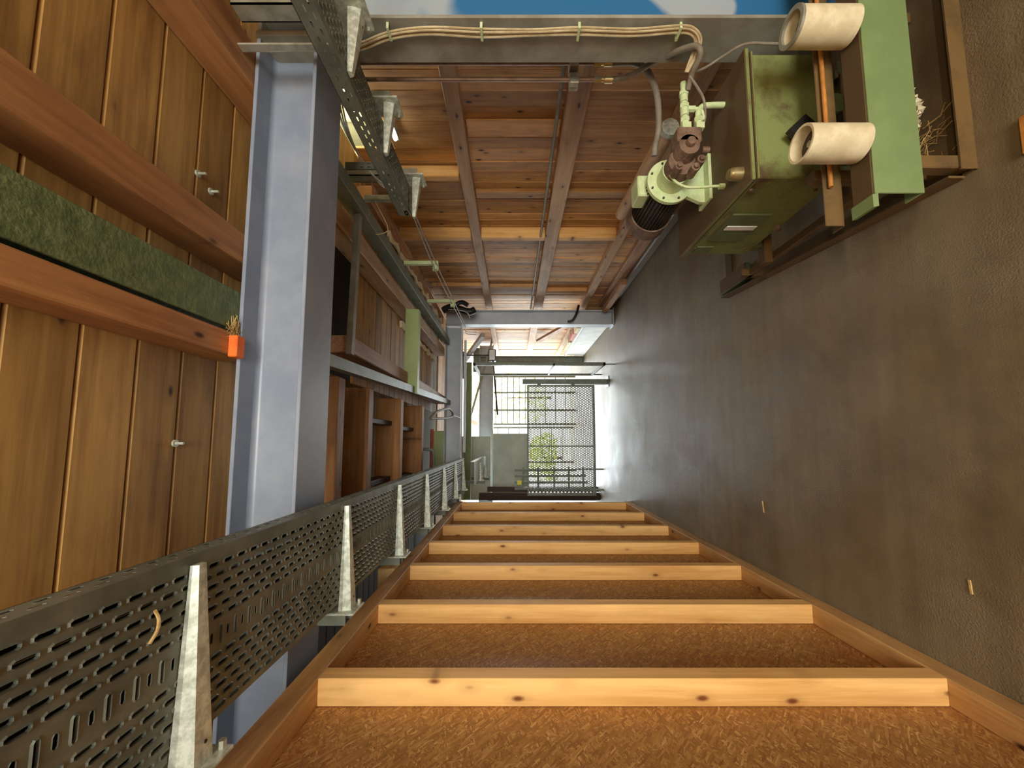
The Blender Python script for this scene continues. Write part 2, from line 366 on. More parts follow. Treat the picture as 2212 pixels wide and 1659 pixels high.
# stud wall of spruce and OSB on the left (bottom of the frame)
WX = -0.875
wl = struct('wall_left', (WX, 2.5, 0))
bx('bottom_plate', 'plate_y', wl, WX - .10, -4.1, 0, WX, 5.68, .092, .004)
bx('top_plate', 'plate_y', wl, WX - .10, -4.1, 2.42, WX, 5.68, 2.505, .004)
for y in (-4.05, -3.4, -2.8, -2.2, -1.65, -1.06, -.42, .225, .87, 1.505, 2.148, 2.792, 3.409, 4.06, 4.79, 5.545):
    bx('stud', 'stud_z', wl, WX - .099, y, .092, WX - random.uniform(0, .002), y + .072, 2.42, .003)
ys = [-4.1, -2.85, -1.6, -.35, .905, 2.185, 3.44, 4.82, 5.68]
for a, b_ in zip(ys[:-1], ys[1:]):
    bx('osb_panel', 'osb', wl, WX - .118, a + .002, .0, WX - .100, b_ - .002, 2.5, .001)

# dark lean-to beyond the stud wall, back wall with the door opening, roof deck
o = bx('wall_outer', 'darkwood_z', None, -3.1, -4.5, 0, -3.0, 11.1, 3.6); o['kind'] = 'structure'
wb = struct('wall_back', (0, -4.2, 0))
for a, b_, z0 in ((-3.0, -.75, 0), (1.45, 2.45, 0), (-.75, 1.45, 2.75)):
    bx('back_panel', 'board_z', wb, a, -4.25, z0, b_, -4.15, 3.5)
o = bx('roof_deck', 'darkwood_x', None, -3.1, -4.5, 3.55, 2.9, 11.1, 3.62); o['kind'] = 'structure'

# right-hand wall of boards (top of the frame)
XW = 2.36
wr = struct('wall_right', (XW, 3, 0))
y = -4.2
while y < 11.0:
    wd = random.choice((.105, .115, .125, .135, .15))
    off = random.uniform(-.006, .006)
    z1 = 2.98 if (y + wd < 2.12 or y > 2.84) else (2.72 if y < 2.36 else 2.66)
    bx('board', 'board_z', wr, XW + off, y, .02, XW + .022 + off, y + wd - .004, z1, .003)
    y += wd
for z0, z1, d in ((2.05, 2.155, .09), (1.19, 1.335, .10), (.44, .545, .10)):
    yy = -4.2
    for ye in (1.2, 6.45, 11.0):
        bx('girt', 'girt_y', wr, XW - d, yy + .004, z0, XW - .008, ye - .004, z1, .004); yy = ye
bx('sill_beam', 'rough_y', wr, XW - .07, -4.2, .10, XW - .008, 6.4, .235, .006)
bx('kerb', 'floor', wr, XW - .12, -4.2, 0, XW + .02, 11.0, .10, .012)
for yy, z0, z1, dp, wd in ((3.10, 2.16, 2.95, .11, .06), (3.40, 1.34, 2.045, .05, .09), (3.40, .55, 1.185, .05, .09), (4.06, 2.16, 2.95, .13, .07),
                           (4.06, 1.34, 2.045, .13, .07), (4.06, .55, 1.185, .13, .07), (2.62, 1.34, 2.045, .02, .16), (5.6, 1.34, 2.045, .06, .1), (5.75, .55, 1.185, .06, .1), (5.55, 2.16, 2.9, .06, .1)):
    bx('stud', 'stud_z' if dp > .1 else 'board_z', wr, XW - dp, yy, z0, XW - .008, yy + wd, z1, .004)
bx('cap_board', 'girt_y', wr, XW - .03, -4.2, 2.98, XW + .05, 2.1, 3.06); bx('cap_board', 'girt_y', wr, XW - .03, 3.0, 2.98, XW + .05, 11.0, 3.06)

ev = struct('trim_1', (2.8, 3, 2.4))  # unseen outer boards added to keep sky light out of the roof space
bx('sky_stop_board', 'darkwood_y', ev, 2.84, -4.5, 2.30, 2.88, 11.1, 3.55); bx('lower_sky_stop', 'darkwood_y', ev, XW + .03, -4.5, 2.30, 2.84, 11.1, 2.34)
# ceiling planks, laid across the aisle
ce = struct('ceiling', (0, 2, 3.0))
ZP = 2.99
y = .951 - .1775 * 28
sk = None
for k in range(36):
    y0 = .951 + .1765 * (k - 28); y1 = y0 + .1735
    if y1 > 1.86: break
    bx('plank', 'plank_x', ce, -2.95, y0, ZP, 2.36, y1, ZP + .028, .006)
for k in range(24):
    y0 = 2.62 + .155 * k; y1 = y0 + .151
    if y1 > 6.3: break
    bx('plank', 'plank_x', ce, .46 if y0 > 3.05 else 1.45, y0, ZP + random.uniform(0, .004), 2.36, y1, ZP + .028, .005)
for k in range(30):
    y0 = 1.9 + .155 * k; y1 = y0 + .151
    if y1 > 6.3: break
    bx('plank', 'plank_x', ce, -.60, y0, 3.22, .56, y1, 3.246, .005); bx('plank', 'darkwood_x', ce, -2.95, y0, 3.22, -.604, y1, 3.246, .005)  # planks past the tray coloured dark to hold the shade above the wall
for k in range(32):
    y0 = 6.6 + .13 * k
    bx('plank', 'board_x', ce, -2.95, y0, ZP, 2.36, y0 + .126, ZP + .028, .005)

# ------------------------------------------------------------------ joists and steel along the ceiling
def joist(name, mat, x0, y0, z0, x1, y1, z1, label, cat='joist', group=None, c=.006):
    o = bx(name, mat, None, x0, y0, z0, x1, y1, z1, c); return tag(o, label, cat, group)
joist('timber_joist', 'joist_y', 1.54, -4.1, 2.832, 1.73, 1.78, 2.988, 'broad smooth timber joist beside the wall, touching the blue-grey beam end')
joist('timber_joist', 'joist_y', .745, -4.1, 2.832, .872, 1.78, 2.988, 'timber joist with rounded edge running beside the green ceiling beam on the wall side')
joist('timber_joist', 'joist_y', .345, -4.1, 2.832, .438, 1.66, 2.988, 'knotty timber joist ending at the small orange block')
joist('timber_joist', 'joist_y', -.62, -4.1, 2.832, -.52, 1.78, 2.988, 'timber joist hidden above the long perforated cable tray')
gb = thing('green_beam', (.53, 0, 2.83), 'dusty green steel beam running between two ceiling joists', 'beam')
bx('bottom_flange', 'green_beam', gb, .452, -4.1, 2.832, .612, 1.7, 2.844, .002)
bx('web', 'green_beam', gb, .527, -4.1, 2.844, .537, 1.7, 2.976, .001)
bx('top_flange', 'green_beam', gb, .452, -4.1, 2.976, .612, 1.7, 2.988, .002)
tag(bx('orange_block', 'orange', None, .332, 1.50, 2.795, .42, 1.548, 2.831, .004), 'small bright orange block at the end of the knotty joist', 'block')

def i_section(name, cx, label, cat, y0, y1, z0, z1, tf, tw, x0, x1, mat):
    """beam along X"""
    o = thing(name, (cx, (y0 + y1) / 2, z0), label, cat)
    ym = (y0 + y1) / 2
    bx('bottom_flange', mat, o, x0, y0, z0, x1, y1, z0 + tf, .002)
    bx('top_flange', mat, o, x0, y0, z1 - tf, x1, y1, z1, .002)
    r = .022
    w_ = MB(); za, zb = z0 + tf, z1 - tf; t = tw / 2
    prof = []
    for sgn in (1, -1):
        arc = []
        for k in range(5):
            a = math.pi / 2 * k / 4
            arc.append((ym + sgn * (t + r - r * math.sin(a)), za + r - r * math.cos(a)))
        arc2 = [(p, za + zb - q) for (p, q) in arc[::-1]]
        prof += (arc + arc2) if sgn == 1 else [(p, q) for (p, q) in (arc + arc2)[::-1]]
    w_.prism(prof, 'x', x0, x1).build('web', mat, o, smooth=True, fix=True)
    return o
b1 = i_section('steel_beam', .5, 'blue-grey steel I-beam spanning the ceiling nearest the camera', 'beam', 1.55, 1.79, 2.56, 2.83, .016, .012, -2.9, 1.775, 'steel')
bx('end_plate', 'steel_dark', b1, 1.775, 1.54, 2.45, 1.80, 1.80, 2.83, .002)
b2 = i_section('steel_beam', .5, 'haze-lightened grey steel I-beam spanning the middle of the aisle ceiling', 'beam', 6.34, 6.58, 2.56, 2.83, .016, .012, -2.9, 1.93, 'steel_hazed')
b3 = i_section('steel_beam', .5, 'farthest grey steel cross beam by the bright open end', 'beam', 9.1, 9.3, 2.16, 2.49, .016, .012, -2.9, 2.3, 'steel_hazed')

def column(label, x0, x1, y0, y1, z1, matf, matw, webmat=None):
    o = thing('steel_column', ((x0 + x1) / 2, (y0 + y1) / 2, 0), label, 'column'); ym = (y0 + y1) / 2; tf = .016
    bx('inner_flange', matf, o, x0, y0, .012, x0 + tf, y1, z1, .002)
    bx('outer_flange', matf, o, x1 - tf, y0, .012, x1, y1, z1, .002)
    bx('web', matw, o, x0 + tf, ym - .006, .012, x1 - tf, ym + .006, z1, .001)
    bx('base_plate', matf, o, x0 - .03, y0 - .03, 0, x1 + .03, y1 + .03, .012, .002)
    return o
c1 = column('dirty steel column with flaking blue web beside the hydraulic unit', 1.868, 2.14, 1.545, 1.75, 2.83, 'steel_dark', 'blue')
bx('cap_plate', 'steel_dark', c1, 1.80, 1.545, 2.81, 2.14, 1.75, 2.826, .002)
c2 = column('haze-lightened grey steel column at the middle frame by the wall', 1.95, 2.2, 6.32, 6.5, 2.83, 'steel_hazed', 'steel_hazed')
c3 = column('slim green-grey steel column at the far frame', 1.86, 2.02, 9.06, 9.2, 2.6, 'meshsteel', 'meshsteel')

# bay beyond the near beam: rails, cross members, hatch joists
ch = thing('steel_channel', (1.68, 4, 2.75), 'dark green steel channel running high along the plank wall', 'channel')
bx('web', 'meshsteel', ch, 1.60, 1.95, 2.752, 1.606, 6.3, 2.86, .001)
bx('lower_flange', 'meshsteel', ch, 1.606, 1.95, 2.752, 1.70, 6.3, 2.760, .001)
bx('upper_flange', 'meshsteel', ch, 1.606, 1.95, 2.852, 1.70, 6.3, 2.86, .001)
joist('timber_joist', 'girt_y', 1.40, 1.95, 2.83, 1.54, 6.3, 2.985, 'weathered timber joist beside the dark green channel in the middle bay')
joist('timber_joist', 'rough_y', .60, 2.58, 2.80, .72, 6.3, 2.985, 'rough pinkish sawn joist at the edge of the ceiling hatch')
joist('timber_joist', 'joist_y', 1.95, 3.0, 2.86, 2.10, 6.3, 2.985, 'brown timber wall plate above the torn insulation')
gc = thing('green_crossbeam', (.95, 4.0, 2.72), 'pale green steel cross member between two joists in the middle bay', 'beam')
bx('web', 'pale_green', gc, .50, 4.0, 2.70, 1.40, 4.008, 2.84, .001)
bx('lower_flange', 'pale_green', gc, .50, 4.008, 2.70, 1.40, 4.09, 2.708, .001)
bx('upper_flange', 'pale_green', gc, .50, 4.008, 2.832, 1.40, 4.09, 2.84, .001)
st2 = MB().beam((1.74, 2.62, 2.80), (.58, 2.56, 2.80), .045, .04).build('steel_strut', 'steel_dark')
tag(st2, 'thin grey steel strut across the dark gap behind the near beam', 'strut')
tr = MB().beam((.44, 1.80, 2.76), (.63, 6.33, 2.76), .07, .07).build('hatch_trimmer', 'meshsteel')
tag(tr, 'grey-green steel trimmer along the edge of the ceiling hatch', 'beam')
for k, (yy, zz) in enumerate(((2.70, 2.93), (3.28, 2.93), (4.12, 2.90), (5.02, 2.88))):
    joist('hatch_joist', 'joist_x', -.85, yy, zz, .455, yy + .11, zz + .26,
          ['nearest dark cross joist in the ceiling hatch, just behind the near beam', 'second cross joist in the ceiling hatch, still in shade',
           'bright orange cross joist in the ceiling hatch', 'farthest bright orange cross joist in the ceiling hatch'][k], 'joist', 'cross joists in the hatch')
for k, (ya, yb, xx) in enumerate(((3.39, 4.12, .16), (4.23, 5.02, .12), (3.39, 4.12, -.42), (4.23, 5.02, -.46))):
    joist('nogging', 'darkwood_y', xx, ya, 2.99, xx + .05, yb, 3.14,
          ['short dark nogging next to the second hatch joist, wall side', 'short dark nogging between the two orange hatch joists, wall side',
           'short dark nogging next to the second hatch joist, tray side', 'short dark nogging between the two orange hatch joists, tray side'][k], 'nogging', 'noggings in the hatch')
joist('timber_joist', 'stud_x', -1.9, 2.74, 2.506, -.88, 2.84, 2.63, 'yellow timber end poking out above the stud wall')
joist('orange_post', 'redpaint', -.55, 6.37, 3.0, .19, 6.39, 3.06, 'red-brown steel angle standing beside the pale panel behind the hatch', 'angle')
joist('pale_panel', 'pale_green', -.62, 6.37, 2.831, .16, 6.385, 3.0, 'pale green panel glimpsed beyond the hatch joists', 'panel')

# torn insulation along the wall head, coloured cream for the crack of daylight
ins = MB(); pts = []
N = 46
for i in range(N + 1):
    t = i / N; yy = 3.4 + 2.7 * t
    wv = .03 + .022 * math.sin(i * 1.9) + .016 * math.sin(i * 0.7 + 1) + random.uniform(-.006, .006)
    z = 2.84 + .012 * math.sin(i * 1.1)
    pts += [(1.90 - wv * .5, yy, z), (1.90 + wv, yy, z - .004), (1.90 + wv, yy, z + .02), (1.90 - wv * .5, yy, z + .02)]
fs = []
for i in range(N):
    for k in range(4): fs.append((i * 4 + k, i * 4 + (k + 1) % 4, (i + 1) * 4 + (k + 1) % 4, (i + 1) * 4 + k))
fs += [(0, 1, 2, 3), (N * 4 + 3, N * 4 + 2, N * 4 + 1, N * 4)]
o = ins.add(pts, fs).build('insulation_strip', 'foam', fix=True)
tag(o, 'torn insulation strip, cream for the daylight crack along the top of the plank wall', 'insulation')
pts = []; N = 30
for i in range(N + 1):
    yy = 4.3 + 1.9 * i / N; wv = .03 + .02 * math.sin(i * 1.5) + random.uniform(-.008, .008)
    pts += [(1.33 - wv, yy, 2.965), (1.33 + wv, yy, 2.96), (1.33 + wv, yy, 2.991), (1.33 - wv, yy, 2.991)]
fs = []
for i in range(N):
    for k in range(4): fs.append((i * 4 + k, i * 4 + (k + 1) % 4, (i + 1) * 4 + (k + 1) % 4, (i + 1) * 4 + k))
fs += [(0, 1, 2, 3), (N * 4 + 3, N * 4 + 2, N * 4 + 1, N * 4)]
tag(MB().add(pts, fs).build('insulation_strip', 'foam', fix=True), 'shorter torn insulation strip hanging by the pale green cross member', 'insulation')
# lit cream panel behind the opening at the top of the wall
cp = thing('cream_panel', (2.75, 2.5, 2.55), 'cream painted wall panel lit up behind the gap at the wall head', 'panel')
bx('sheet', 'cream', cp, 2.78, 1.8, 2.45, 2.80, 3.6, 3.5, .002)
bx('frame_bar', 'steel_dark', cp, 2.745, 2.70, 2.5, 2.775, 2.735, 3.45, .002)
bx('frame_bar', 'cream', cp, 2.74, 3.05, 2.5, 2.78, 3.09, 3.45, .002)
bx('switch_plate', 'strut', cp, 2.768, 2.86, 3.08, 2.78, 2.98, 3.12, .002)
tl = thing('tube_lamp', (2.30, 2.48, 2.58), 'short fluorescent tube lamp glowing at the wall head', 'lamp')
MB().cyl((2.27, 2.50, 2.585), (2.27, 2.72, 2.585), .013, n=12).build('tube', 'tube', tl, smooth=True)
bx('housing', 'galv', tl, 2.285, 2.47, 2.565, XW - .008, 2.75, 2.61, .003)
l = bpy.data.lights.new('gap_lamp', 'AREA'); l.shape = 'RECTANGLE'; l.size = 1.0; l.size_y = .1; l.energy = 30; l.color = (1, .98, .86)
lo = bpy.data.objects.new('gap_lamp', l); col.objects.link(lo); lo.location = (2.5, 2.6, 3.4); lo.rotation_euler = (0, math.radians(-55), 0)

# ------------------------------------------------------------------ perforated cable trays
def slot_cell(mb, P, u0, u1, v0, v1, hl, hw, lip, N=4):
    """rectangular cell with an elongated, embossed hole. P(u, v, h) maps plate coordinates to space (h towards the viewer)"""
    cu, cv = (u0 + u1) / 2, (v0 + v1) / 2
    along = hl >= hw
    a, r = (hl - hw, hw) if along else (hw - hl, hl)
    def st(grow):
        q = []
        for s_ in (1, -1):
            for k in range(N):
                t = -math.pi / 2 + math.pi * k / (N - 1)
                x = s_ * (a + (r + grow) * math.cos(t)); y = s_ * (r + grow) * math.sin(t)
                q.append((cu + x, cv + y) if along else (cu - y, cv + x))
        return q
    n = 2 * N
    out = []
    for (x, y) in st(0):
        dx, dy = x - cu, y - cv
        k = min((u1 - cu) / max(abs(dx), 1e-6), (v1 - cv) / max(abs(dy), 1e-6)); out.append((cu + dx * k, cv + dy * k))
    corners = [(u1, v0), (u1, v1), (u0, v1), (u0, v0)]
    def near(c): return min(range(n), key=lambda i: (out[i][0] - c[0]) ** 2 + (out[i][1] - c[1]) ** 2)
    for c in corners: out[near(c)] = c
    vs = [P(x, y, 0) for x, y in out] + [P(x, y, 0) for x, y in st(lip * 1.3)] + [P(x, y, lip) for x, y in st(lip * .35)] + [P(x, y, -lip) for x, y in st(0)]
    fs = []
    for k in range(3):
        for i in range(n): fs.append((k * n + i, k * n + (i + 1) % n, (k + 1) * n + (i + 1) % n, (k + 1) * n + i))
    mb.add(vs, fs)
def flat(mb, P, u0, u1, v0, v1):
    mb.add([P(u0, v0, 0), P(u1, v0, 0), P(u1, v1, 0), P(u0, v1, 0)], [(0, 1, 2, 3)])
def tray(loc, label, ya, yb, xs_, z, zs, layout, side_h):
    """xs_: x of the visible edge, sign towards the other edge"""
    t = thing('cable_tray', loc, label, 'cable tray')
    x0, sg = xs_
    P = lambda u, v, h: (x0 + sg * v, u, z - h)
    bot = MB(); v = 0
    for row, (kind, wd) in enumerate(layout):
        if kind == 'flat': flat(bot, P, ya, yb, v, v + wd)
        else:
            pitch = .05 if kind == 'long' else .0275
            n = int((yb - ya) / pitch); off = (row % 2) * pitch / 2 if kind == 'long' else 0
            if off: flat(bot, P, ya, ya + off, v, v + wd)
            for i in range(n):
                u = ya + off + i * pitch
                if u + pitch > yb: break
                N = 4 if u < 3.2 else 3
                if kind == 'long': slot_cell(bot, P, u, u + pitch, v, v + wd, .017, .0042, .0032, N)
                elif i % 2: slot_cell(bot, P, u, u + pitch, v, v + wd, .0035, wd * .43, .0030, N)
                else: slot_cell(bot, P, u, u + pitch, v, v + wd, .0040, wd * .24, .0012, N)
            flat(bot, P, ya + off + n * pitch - (pitch if off else 0), yb, v, v + wd)
        v += wd
    bot.build('tray_bottom', 'tray', t)
    W_ = v
    for nm, xx, vis in (('side_rail', x0, True), ('side_rail', x0 + sg * W_, False)):
        sd = MB(); Q = lambda u, q, h: (xx - sg * h, u, z + q)
        rows = ((.0, .008, 0), (.008, .030, 1), (.030, .052, 1), (.052, side_h, 0))
        for ri, (q0, q1, hole) in enumerate(rows):
            if not hole or not vis: flat(sd, Q, ya, yb, q0, q1); continue
            pitch = .05; n = int((yb - ya) / pitch); off = (ri % 2) * .025
            if off: flat(sd, Q, ya, ya + off, q0, q1)
            for i in range(n):
                u = ya + off + i * pitch
                if u + pitch > yb: break
                slot_cell(sd, Q, u, u + pitch, q0, q1, .013, .0032, .0006, 3)
            flat(sd, Q, ya + off + n * pitch - (pitch if off else 0), yb, q0, q1)
        # rolled upper lip
        sd.box(min(xx, xx + sg * .012 * (1 if vis else -1)), ya, z + side_h - .002, max(xx, xx + sg * .012 * (1 if vis else -1)), yb, z + side_h)
        sd.build(nm, 'tray', t)
    return t, W_
LAY1 = [('flat', .030)] + [('long', .0265)] * 6 + [('flat', .010), ('cross', .052), ('flat', .010)] + [('long', .0265)] * 6 + [('flat', .012)]
T1, W1 = tray((-.27, 2.8, 2.45), 'long dusty perforated cable tray hung beside the stud wall', -.6, 6.05, (-.268, -1), 2.452, None, LAY1, .060)
NC = 12
for k in range(NC):
    pts = [(-.292 - .0345 * k + random.uniform(-.002, .002), -.6 + i * .95, 2.4705 + random.uniform(0, .003)) for i in range(8)]
    o = MB().tube(pts, .0165, n=6, sub=2).build('cable', 'black')
    tag(o, 'black cable lying inside the long perforated tray', 'cable', 'black cables inside the long tray')

def bracket(x_tip, x_base, y, z, label, post_top, post_bottom, group, wy=.076, th=.05):
    """cantilever arm under a tray: tapered folded channel, foot plate, hanging post"""
    s = 1 if x_tip > x_base else -1
    o = thing('cantilever_bracket', (x_base, y, z - .05), label, 'bracket', group)
    arm = MB()
    w0, w1 = wy / 2, wy * .2
    h0, h1 = th, .018
    xb, xt = x_base + s * .004, x_tip
    # folded U-profile: underside plate plus two cheeks
    vs = []
    for x, wd, h in ((xb, w0, h0), (xt, w1, h1)):
        vs += [(x, y - wd, z), (x, y - wd, z - h * .35), (x, y - wd * .7, z - h), (x, y + wd * .7, z - h), (x, y + wd, z - h * .35), (x, y + wd, z)]
    fs = [(i, i + 1, 7 + i, 6 + i) for i in range(5)] + [(5, 0, 6, 11), (0, 1, 2, 3, 4, 5), (11, 10, 9, 8, 7, 6)]
    arm.add(vs, fs).build('arm', 'galv', o, fix=True)
    bx('foot_plate', 'galv', o, x_base - s * .006, y - .062, z - .075, x_base + s * .004, y + .062, z + .10, .002)
    MB().cyl((x_base + s * .004, y + .05, z - .055), (x_base + s * .022, y + .05, z - .055), .009, n=6).build('bolt', 'strut', o)
    MB().cyl((x_base + s * .05, y + .005, z - th * .93), (x_base + s * .05, y + .005, z - th * .98), .004, n=8).build('bolt_hole', 'black', o)
    ps = MB()
    xo = x_base - s * .007
    if post_top:
        ps.box(xo, y - .035, post_bottom, xo - s * .006, y + .035, post_top).box(xo, y - .035, post_bottom, xo - s * .05, y - .030, post_top).box(xo, y + .030, post_bottom, xo - s * .05, y + .035, post_top)
        ps.build('post', 'meshsteel' if s > 0 else 'strut', o)
    return o
ORD = ['nearest', 'second nearest', 'third', 'fourth', 'fifth', 'sixth', 'farthest']
for k, yy in enumerate((.94, 1.765, 2.57, 3.385, 4.22, 5.05, 5.85)):
    bracket(-.290, -.735, yy, 2.450, ORD[k] + ' galvanised cantilever bracket under the long tray beside the stud wall' if k != 2 else 'third galvanised cantilever bracket from the camera under the long tray',
            2.54 if yy < 2 else 2.83, 2.42, 'brackets of the long tray')

LAY2 = [('flat', .022)] + [('long', .0265)] * 5 + [('flat', .020)]
T2, W2 = tray((1.46, 1.5, 2.36), 'narrow perforated cable tray high beside the plank wall', -.5, 2.38, (1.455, 1), 2.362, None, LAY2, .075)
for k, yy in enumerate((1.425, 1.86, 2.425)):
    bracket(1.47, 1.735, yy, 2.360, ['galvanised bracket of the narrow tray in front of the blue-grey beam end', 'galvanised bracket of the narrow tray just behind the near beam',
                                       'galvanised bracket holding the cut end of the narrow tray'][k], 2.83 if k != 1 else 2.55, 2.33, 'brackets of the narrow tray', wy=.07, th=.05)
pt = thing('strut_post', (1.70, 1.47, 2.36), 'double-rail strut hanging in front of the beam end', 'strut')
bx('rail', 'strut', pt, 1.62, 1.468, 2.37, 1.66, 1.474, 2.83, .001); bx('rail', 'strut', pt, 1.62, 1.44, 2.37, 1.628, 1.468, 2.83, .001)
for k, (yy, zb) in enumerate(((2.60, 2.44), (3.60, 2.42), (4.62, 2.41))):
    p = thing('hanger_bar', (1.72, yy, zb), ['pale hanger bar just past the end of the narrow tray', 'yellowish hanger bar carrying two wires', 'farthest yellowish hanger bar next to the black bundle'][k], 'hanger', 'hanger bars under the channel')
    bx('bar', 'strut' if k == 0 else 'mint', p, 1.70, yy - .02, zb, 1.735, yy + .02, 2.752, .002)
    bx('clip', 'mint', p, 1.655, yy - .012, zb + .012, 1.70, yy + .012, zb + .05, .002); bx('clip', 'mint', p, 1.655, yy + .022, zb + .005, 1.70, yy + .04, zb + .06, .002)
for k, xx in enumerate((1.66, 1.70)):
    o = MB().tube([(xx - .06, 2.36, 2.385), (xx - .03, 2.62, 2.42), (xx, 3.6, 2.455 - .02 * k), (xx + .02, 4.62, 2.445 - .02 * k), (xx + .09, 5.9, 2.44), (xx + .11, 6.25, 2.47), (xx + .11, 6.31, 2.30)], .006, n=6, sub=5).build('sagging_wire', 'pipe')
    tag(o, ['thin wire sagging from the narrow tray along the wall, tray-side one', 'thin wire sagging from the narrow tray along the wall, wall-side one'][k], 'wire', 'wires from the narrow tray')
for k in range(3):
    o = MB().tube([(1.52 + .03 * k, 2.20, 2.38), (1.56 + .02 * k, 2.28, 2.43 + .01 * k), (1.66, 2.36 - .02 * k, 2.56), (1.78, 2.25 + .02 * k, 2.66), (1.90, 2.16, 2.70 + .012 * k), (2.1, 2.10, 2.73 + .012 * k)], .0055, n=6).build('white_cable', 'cable_w')
    tag(o, ['white cable arching out of the narrow tray to the lit gap, lowest one', 'white cable arching out of the narrow tray to the lit gap, middle one', 'white cable arching out of the narrow tray to the lit gap, top one'][k], 'cable', 'white cables at the lit gap')
tag(MB().tube([(1.702, 2.60, 2.68), (1.54, 2.64, 2.60), (1.50, 2.66, 2.62), (1.49, 2.67, 2.69)], .003, n=6).build('wire_loop', 'cable'), 'tiny curl of pale wire under the pale hanger bar', 'wire')
dt = thing('drop_tray', (1.62, 2.2, 2.48), 'short perforated tray piece rising behind the narrow tray', 'cable tray')
sd = MB(); Q = lambda u, q, h: (1.60 + q, 2.14 - h, u)
for i in range(6):
    for q in (0, .022): slot_cell(sd, Q, 2.45 + i * .04, 2.49 + i * .04, q, q + .022, .010, .0035, .0005, 3)
sd.build('perforated_face', 'tray', dt); bx('back', 'tray', dt, 1.60, 2.15, 2.45, 1.644, 2.154, 2.69, .001)

# ------------------------------------------------------------------ pipes, cables and hoses on the near column
pb = thing('pipe_bracket', (1.84, 1.9, 1.36), 'zinc strut bracket clamping two pipes beside the near column', 'bracket')
bx('channel_bar', 'strut', pb, 1.90, 1.915, 1.345, 2.20, 1.94, 1.395, .002)
bx('clamp', 'strut', pb, 1.895, 1.88, 1.345, 1.955, 1.914, 1.395, .004); bx('clamp', 'strut', pb, 1.992, 1.88, 1.345, 2.052, 1.914, 1.395, .004)
bx('wall_foot', 'strut', pb, 2.20, 1.905, 1.33, XW - .008, 1.95, 1.41, .002)
for k, xx in enumerate((1.925, 2.022)):
    p = thing('hydraulic_pipe', (xx, 1.895, 1.22), ['brown hydraulic pipe running upright, the one farther from the column', 'brown hydraulic pipe running upright close behind the column'][k], 'pipe', 'hydraulic pipes by the column')
    MB().cyl((xx, 1.895, 1.255), (xx, 1.895, 2.9), .0105, n=12).build('pipe', 'pipe', p, smooth=True)
    MB().cyl((xx, 1.895, 1.225), (xx, 1.895, 1.262), .017, n=6).build('union_nut', 'brass', p)
    MB().cyl((xx, 1.895, 1.205), (xx, 1.895, 1.226), .012, n=10).build('stub', 'brass', p, smooth=True)
    MB().cyl((xx, 1.895, 1.165), (xx, 1.895, 1.207), .018, n=14).build('hose_ferrule', 'brass', p, smooth=True)
tag(MB().tube([(1.925, 1.895, 1.175), (1.93, 1.88, 1.08), (1.90, 1.77, .98), (1.84, 1.66, .90), (1.80, 1.61, .855), (1.77, 1.62, .835), (1.755, 1.66, .838), (1.75, 1.70, .838), (1.72, 1.745, .838)], .0135, n=10).build('hydraulic_hose', 'hose', smooth=True),
    'grey rubber hose curving from a pipe to the pump fitting', 'hose')
tag(MB().tube([(2.022, 1.895, 1.175), (2.03, 1.90, 1.05), (1.99, 1.91, .97), (1.86, 1.92, .92), (1.70, 1.95, .905), (1.60, 1.97, .92), (1.56, 1.985, .92)], .0165, n=10).build('hydraulic_hose', 'hose', smooth=True),
    'thicker grey hose hanging down behind the pump', 'hose')
for k in range(4):
    dy = .009 * (k - 1.5); dx = .004 * (k % 2)
    o = MB().tube([(1.858 - dx, 1.70 + dy, 2.55), (1.852 - dx, 1.65 + dy, 2.40), (1.852 - dx, 1.605 + dy, 2.26), (1.852 - dx, 1.585 + dy, 2.08), (1.852 - dx, 1.595 + dy * 1.2, 1.84), (1.852 - dx, 1.592 + dy * .8, 1.6),
                   (1.852 - dx, 1.586 + dy, 1.40), (1.852 - dx, 1.592 + dy, 1.15), (1.852 - dx, 1.578 + dy, .95), (1.845 - dx, 1.585 + dy, .88), (1.83 - dx, 1.62 + dy, .835 + .006 * k), (1.79 - dx, 1.66 + dy, .84 + .008 * k), (1.755, 1.69, .862 + .004 * k)], .0048, n=7).build('control_cable', 'cable', smooth=True)
    tag(o, ['tan cable of the bundle on the near column, first strand', 'tan cable of the bundle on the near column, second strand', 'tan cable of the bundle on the near column, third strand', 'tan cable of the bundle on the near column, outermost strand'][k], 'cable', 'tan cables on the near column')
for k, zz in enumerate((2.26, 1.84, 1.40, .945)):
    c_ = thing('cable_clip', (1.86, 1.6, zz), ['pale cable clip on the near column next to the narrow tray', 'second pale cable clip on the near column', 'pale cable clip on the near column level with the pipe bracket', 'pale cable clip on the near column by the pump'][k], 'clip', 'cable clips on the near column')
    bx('strap', 'mint', c_, 1.838, 1.562, zz - .006, 1.843, 1.622, zz + .006, .001)
    bx('foot', 'mint', c_, 1.843, 1.614, zz - .006, 1.868, 1.620, zz + .006, .001); bx('foot', 'mint', c_, 1.843, 1.562, zz - .006, 1.868, 1.567, zz + .006, .001)
tag(MB().tube([(1.755, 1.70, .85), (1.79, 1.70, .77), (1.81, 1.66, .70), (1.80, 1.60, .64), (1.775, 1.575, .55), (1.762, 1.57, .42), (1.74, 1.565, .33), (1.67, 1.555, .285), (1.58, 1.545, .285)], .006, n=8).build('control_cable', 'hose', smooth=True),
    'dark cable looping over the tank edge to the round plug', 'cable')
tag(MB().tube([(1.745, 1.70, .85), (1.70, 1.72, .80), (1.66, 1.74, .765), (1.60, 1.76, .75), (1.56, 1.77, .755)], .006, n=8).build('control_cable', 'hose', smooth=True),
    'short dark cable curving down onto the bent mint pipe', 'cable')

